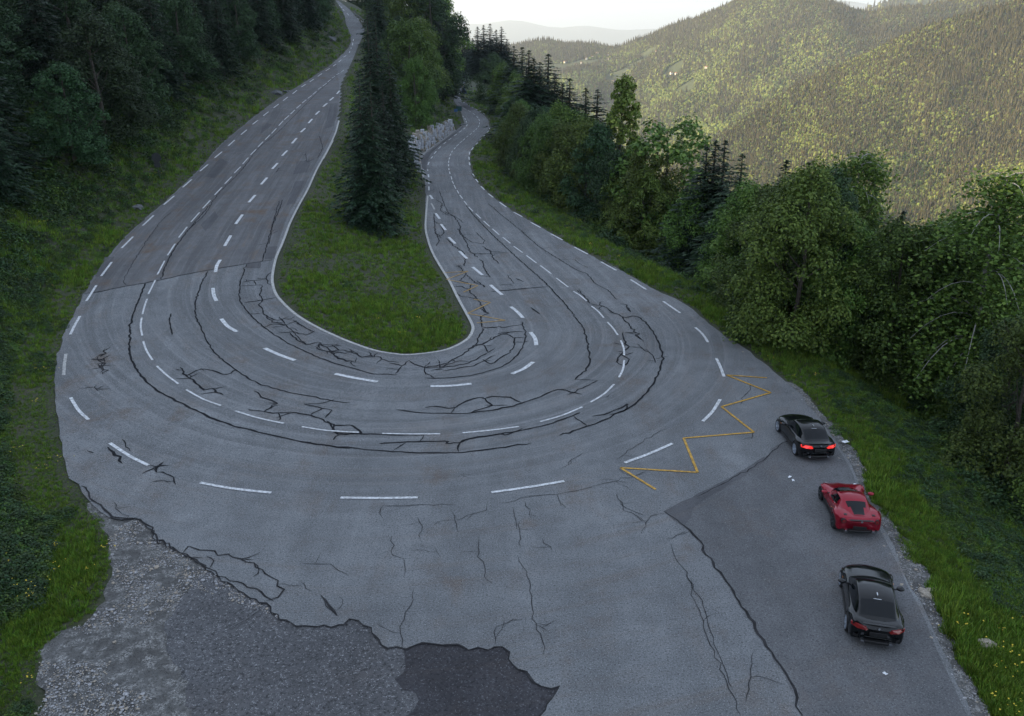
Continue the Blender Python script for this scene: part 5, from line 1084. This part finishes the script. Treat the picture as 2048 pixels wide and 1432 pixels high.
def lamp_wrap(xr, pts, inset=.0):   # a lamp that wraps round the corner
    f = [(x - .012, y + .008, z) for x, y, z in pts]; return f + [(x + .06, y - .06, z) for x, y, z in pts]
coupe = dict(name='black_coupe', paint='black_paint', wb=2.66, wr=.335, track=.885, x0=-.92, x1=3.44, flare=.045, bow=.42, spokes=5, rim='alloy', sc=.96,
    W=smooth_tab(-.92, .76, -.8, .82, -.45, .865, 0, .87, .7, .845, 1.4, .84, 2.2, .85, 2.66, .86, 3.05, .83, 3.3, .76, 3.44, .66),
    ZS=smooth_tab(-.92, .74, -.86, .90, -.7, .93, 0, .925, .8, .895, 1.8, .865, 2.2, .85, 2.66, .80, 3.05, .72, 3.3, .63, 3.44, .50),
    ZC=smooth_tab(-.92, .78, -.88, .98, -.75, .985, 0, .97, 1.6, .95, 2.1, .945, 2.66, .89, 3.05, .81, 3.3, .70, 3.44, .54),
    cab=dict(xr=-.52, xf=2.02, xa=1.22, xc=.12, cf=.16, cr=.10, rt=.10,
        ZT=smooth_tab(-.52, .97, -.30, 1.09, 0, 1.27, .25, 1.375, .55, 1.41, .9, 1.41, 1.2, 1.36, 1.6, 1.17, 2.02, .94),
        WB=smooth_tab(-.52, .66, -.2, .74, .2, .77, 1, .775, 1.7, .765, 2.02, .72), WT=smooth_tab(-.52, .60, 0, .57, .5, .575, 1.1, .58, 1.6, .62, 2.02, .70),
        side=lambda x, t: t < .9 and t > .1 and x > -.12 + .75 * (t - .2) ** 2 + .25 * t and x < 1.78 - .72 * t),
    lamps=[('tail_light', lamp_wrap(0, [(-.895, .38, .75), (-.80, .64, .73), (-.60, .835, .73), (-.56, .845, .84), (-.76, .69, .87), (-.885, .44, .86)])),
           ('headlight', [(3.25, .48, .53), (2.99, .77, .54), (2.90, .80, .68), (3.12, .52, .67), (3.10, .45, .52), (2.88, .70, .52), (2.80, .72, .66), (3.00, .45, .66)]),
           ('bumper_vent', quad2(-.80, .60, .74, .36, .44, .05, .08)), ('exhaust', quad2(-.86, .40, .50, .26, .33, .10)), ('indicator', quad2(2.2, .865, .872, .66, .69, .10))],
    mirror=(1.55, .98, .95), emb=(-.955, .92),
    bits=[('plate', (-.955, 0, .68), (.03, .56, .15), 'trim'), ('boot_lip', (-.84, 0, .995), (.10, 1.02, .026), 'paint'), ('bumper_band', (-.925, 0, .54), (.04, .86, .04), 'paint'), ('diffuser', (-.80, 0, .29), (.16, .80, .12), 'trim'), ('aerial_fin', (.30, 0, 1.43), (.15, .035, .06), 'chrome'), ('third_brake_lamp', (.13, 0, 1.345), (.02, .26, .02), 'chrome'), ('side_sill', (1.33, .84, .22), (1.7, .06, .06), 'trim'), ('side_sill', (1.33, -.84, .22), (1.7, .06, .06), 'trim')])
sports = dict(name='red_sports_car', paint='red_paint', wb=2.38, wr=.32, track=.90, x0=-.78, x1=3.18, flare=.055, bow=.50, spokes=5, rim='dark_alloy', sc=.96,
    W=smooth_tab(-.78, .78, -.6, .86, -.2, .90, .15, .90, .6, .84, 1.1, .80, 1.6, .81, 2.38, .87, 2.8, .83, 3.05, .70, 3.18, .55),
    ZS=smooth_tab(-.78, .66, -.70, .80, -.3, .87, 0, .90, .35, .86, .8, .76, 1.3, .73, 1.9, .76, 2.38, .80, 2.7, .72, 3.0, .58, 3.18, .44),
    ZC=smooth_tab(-.78, .70, -.70, .84, -.5, .86, 0, .88, 1.5, .82, 1.9, .80, 2.38, .70, 2.8, .60, 3.05, .52, 3.18, .44),
    cab=dict(xr=-.42, xf=1.98, xa=1.15, xc=.42, cf=.26, cr=.02, rt=.08, taper=1,
        ZT=smooth_tab(-.42, .87, -.1, .94, .2, 1.04, .5, 1.14, .8, 1.18, 1.1, 1.15, 1.5, .99, 1.98, .78),
        WB=smooth_tab(-.42, .40, 0, .54, .4, .68, .9, .745, 1.5, .73, 1.98, .64), WT=smooth_tab(-.42, .34, 0, .42, .5, .50, 1.0, .53, 1.5, .56, 1.98, .60),
        side=lambda x, t: t < .9 and t > .14 and x > .55 + .12 * t and x < 1.62 - .62 * t),
    lamps=[('tail_ring', [(-.625, .66 + .10 * math.cos(a), .70 + .10 * math.sin(a)) for a in np.linspace(0, 6.28, 15)[:-1]] + [(-.45, .66 + .10 * math.cos(a), .70 + .10 * math.sin(a)) for a in np.linspace(0, 6.28, 15)[:-1]]),
           ('tail_light', [(-.64, .66 + .07 * math.cos(a), .70 + .07 * math.sin(a)) for a in np.linspace(0, 6.28, 15)[:-1]] + [(-.47, .66 + .07 * math.cos(a), .70 + .07 * math.sin(a)) for a in np.linspace(0, 6.28, 15)[:-1]]),
           ('headlight', [(2.95, .55, .52), (2.75, .78, .56), (2.55, .76, .73), (2.72, .60, .70), (2.85, .5, .50), (2.7, .7, .54), (2.5, .7, .70), (2.65, .55, .68)]),
           ('exhaust', quad2(-.70, .50, .60, .26, .33, .10)), ('deck_vent', quad2(-.42, .50, .62, .865, .88, .12)), ('indicator', quad2(.62, .845, .855, .60, .64, .05))],
    mirror=(1.50, .97, .86), emb=(-.80, .79),
    bits=[('plate', (-.80, .05, .50), (.03, .54, .14), 'trim'), ('tail_gap', (-.745, 0, .825), (.10, .95, .016), 'trim'), ('diffuser', (-.64, 0, .28), (.16, .9, .12), 'trim'), ('side_intake', (.50, .865, .56), (.22, .02, .14), 'trim'), ('side_intake', (.50, -.865, .56), (.22, .02, .14), 'trim')])
car(coupe, (14.15, 37.05, .015), R(92), 'far black coupe with both tail lights glowing, nearest the yellow zigzag', 'lamp_on')
car(sports, (13.75, 30.5, .015), R(84.3), 'low red sports car parked between the two black coupes', 'lamp_off')
car(coupe, (11.95, 23.95, .015), R(75), 'near black coupe at the lower right, tail lights unlit', 'lamp_off')

# ------------------------------------------------------------------ haze
def haze(dens):
    b = MB(); x0, x1, y0, y1, z0, z1 = -42000, 42000, -6000, 46000, -840, 560; b.box(((x0 + x1) / 2, (y0 + y1) / 2, (z0 + z1) / 2), (x1 - x0, y1 - y0, z1 - z0))
    m = bpy.data.materials.new('haze'); m.use_nodes = True; t = m.node_tree; t.nodes.remove(t.nodes['Principled BSDF']); v = t.nodes.new('ShaderNodeVolumePrincipled')
    v.inputs['Color'].default_value = (.82, .91, 1, 1); v.inputs['Density'].default_value = dens; v.inputs['Anisotropy'].default_value = .25
    t.links.new(v.outputs[0], t.nodes['Material Output'].inputs['Volume']); o = b.build('haze', m); tag(o, kind='stuff')
haze(.00007)
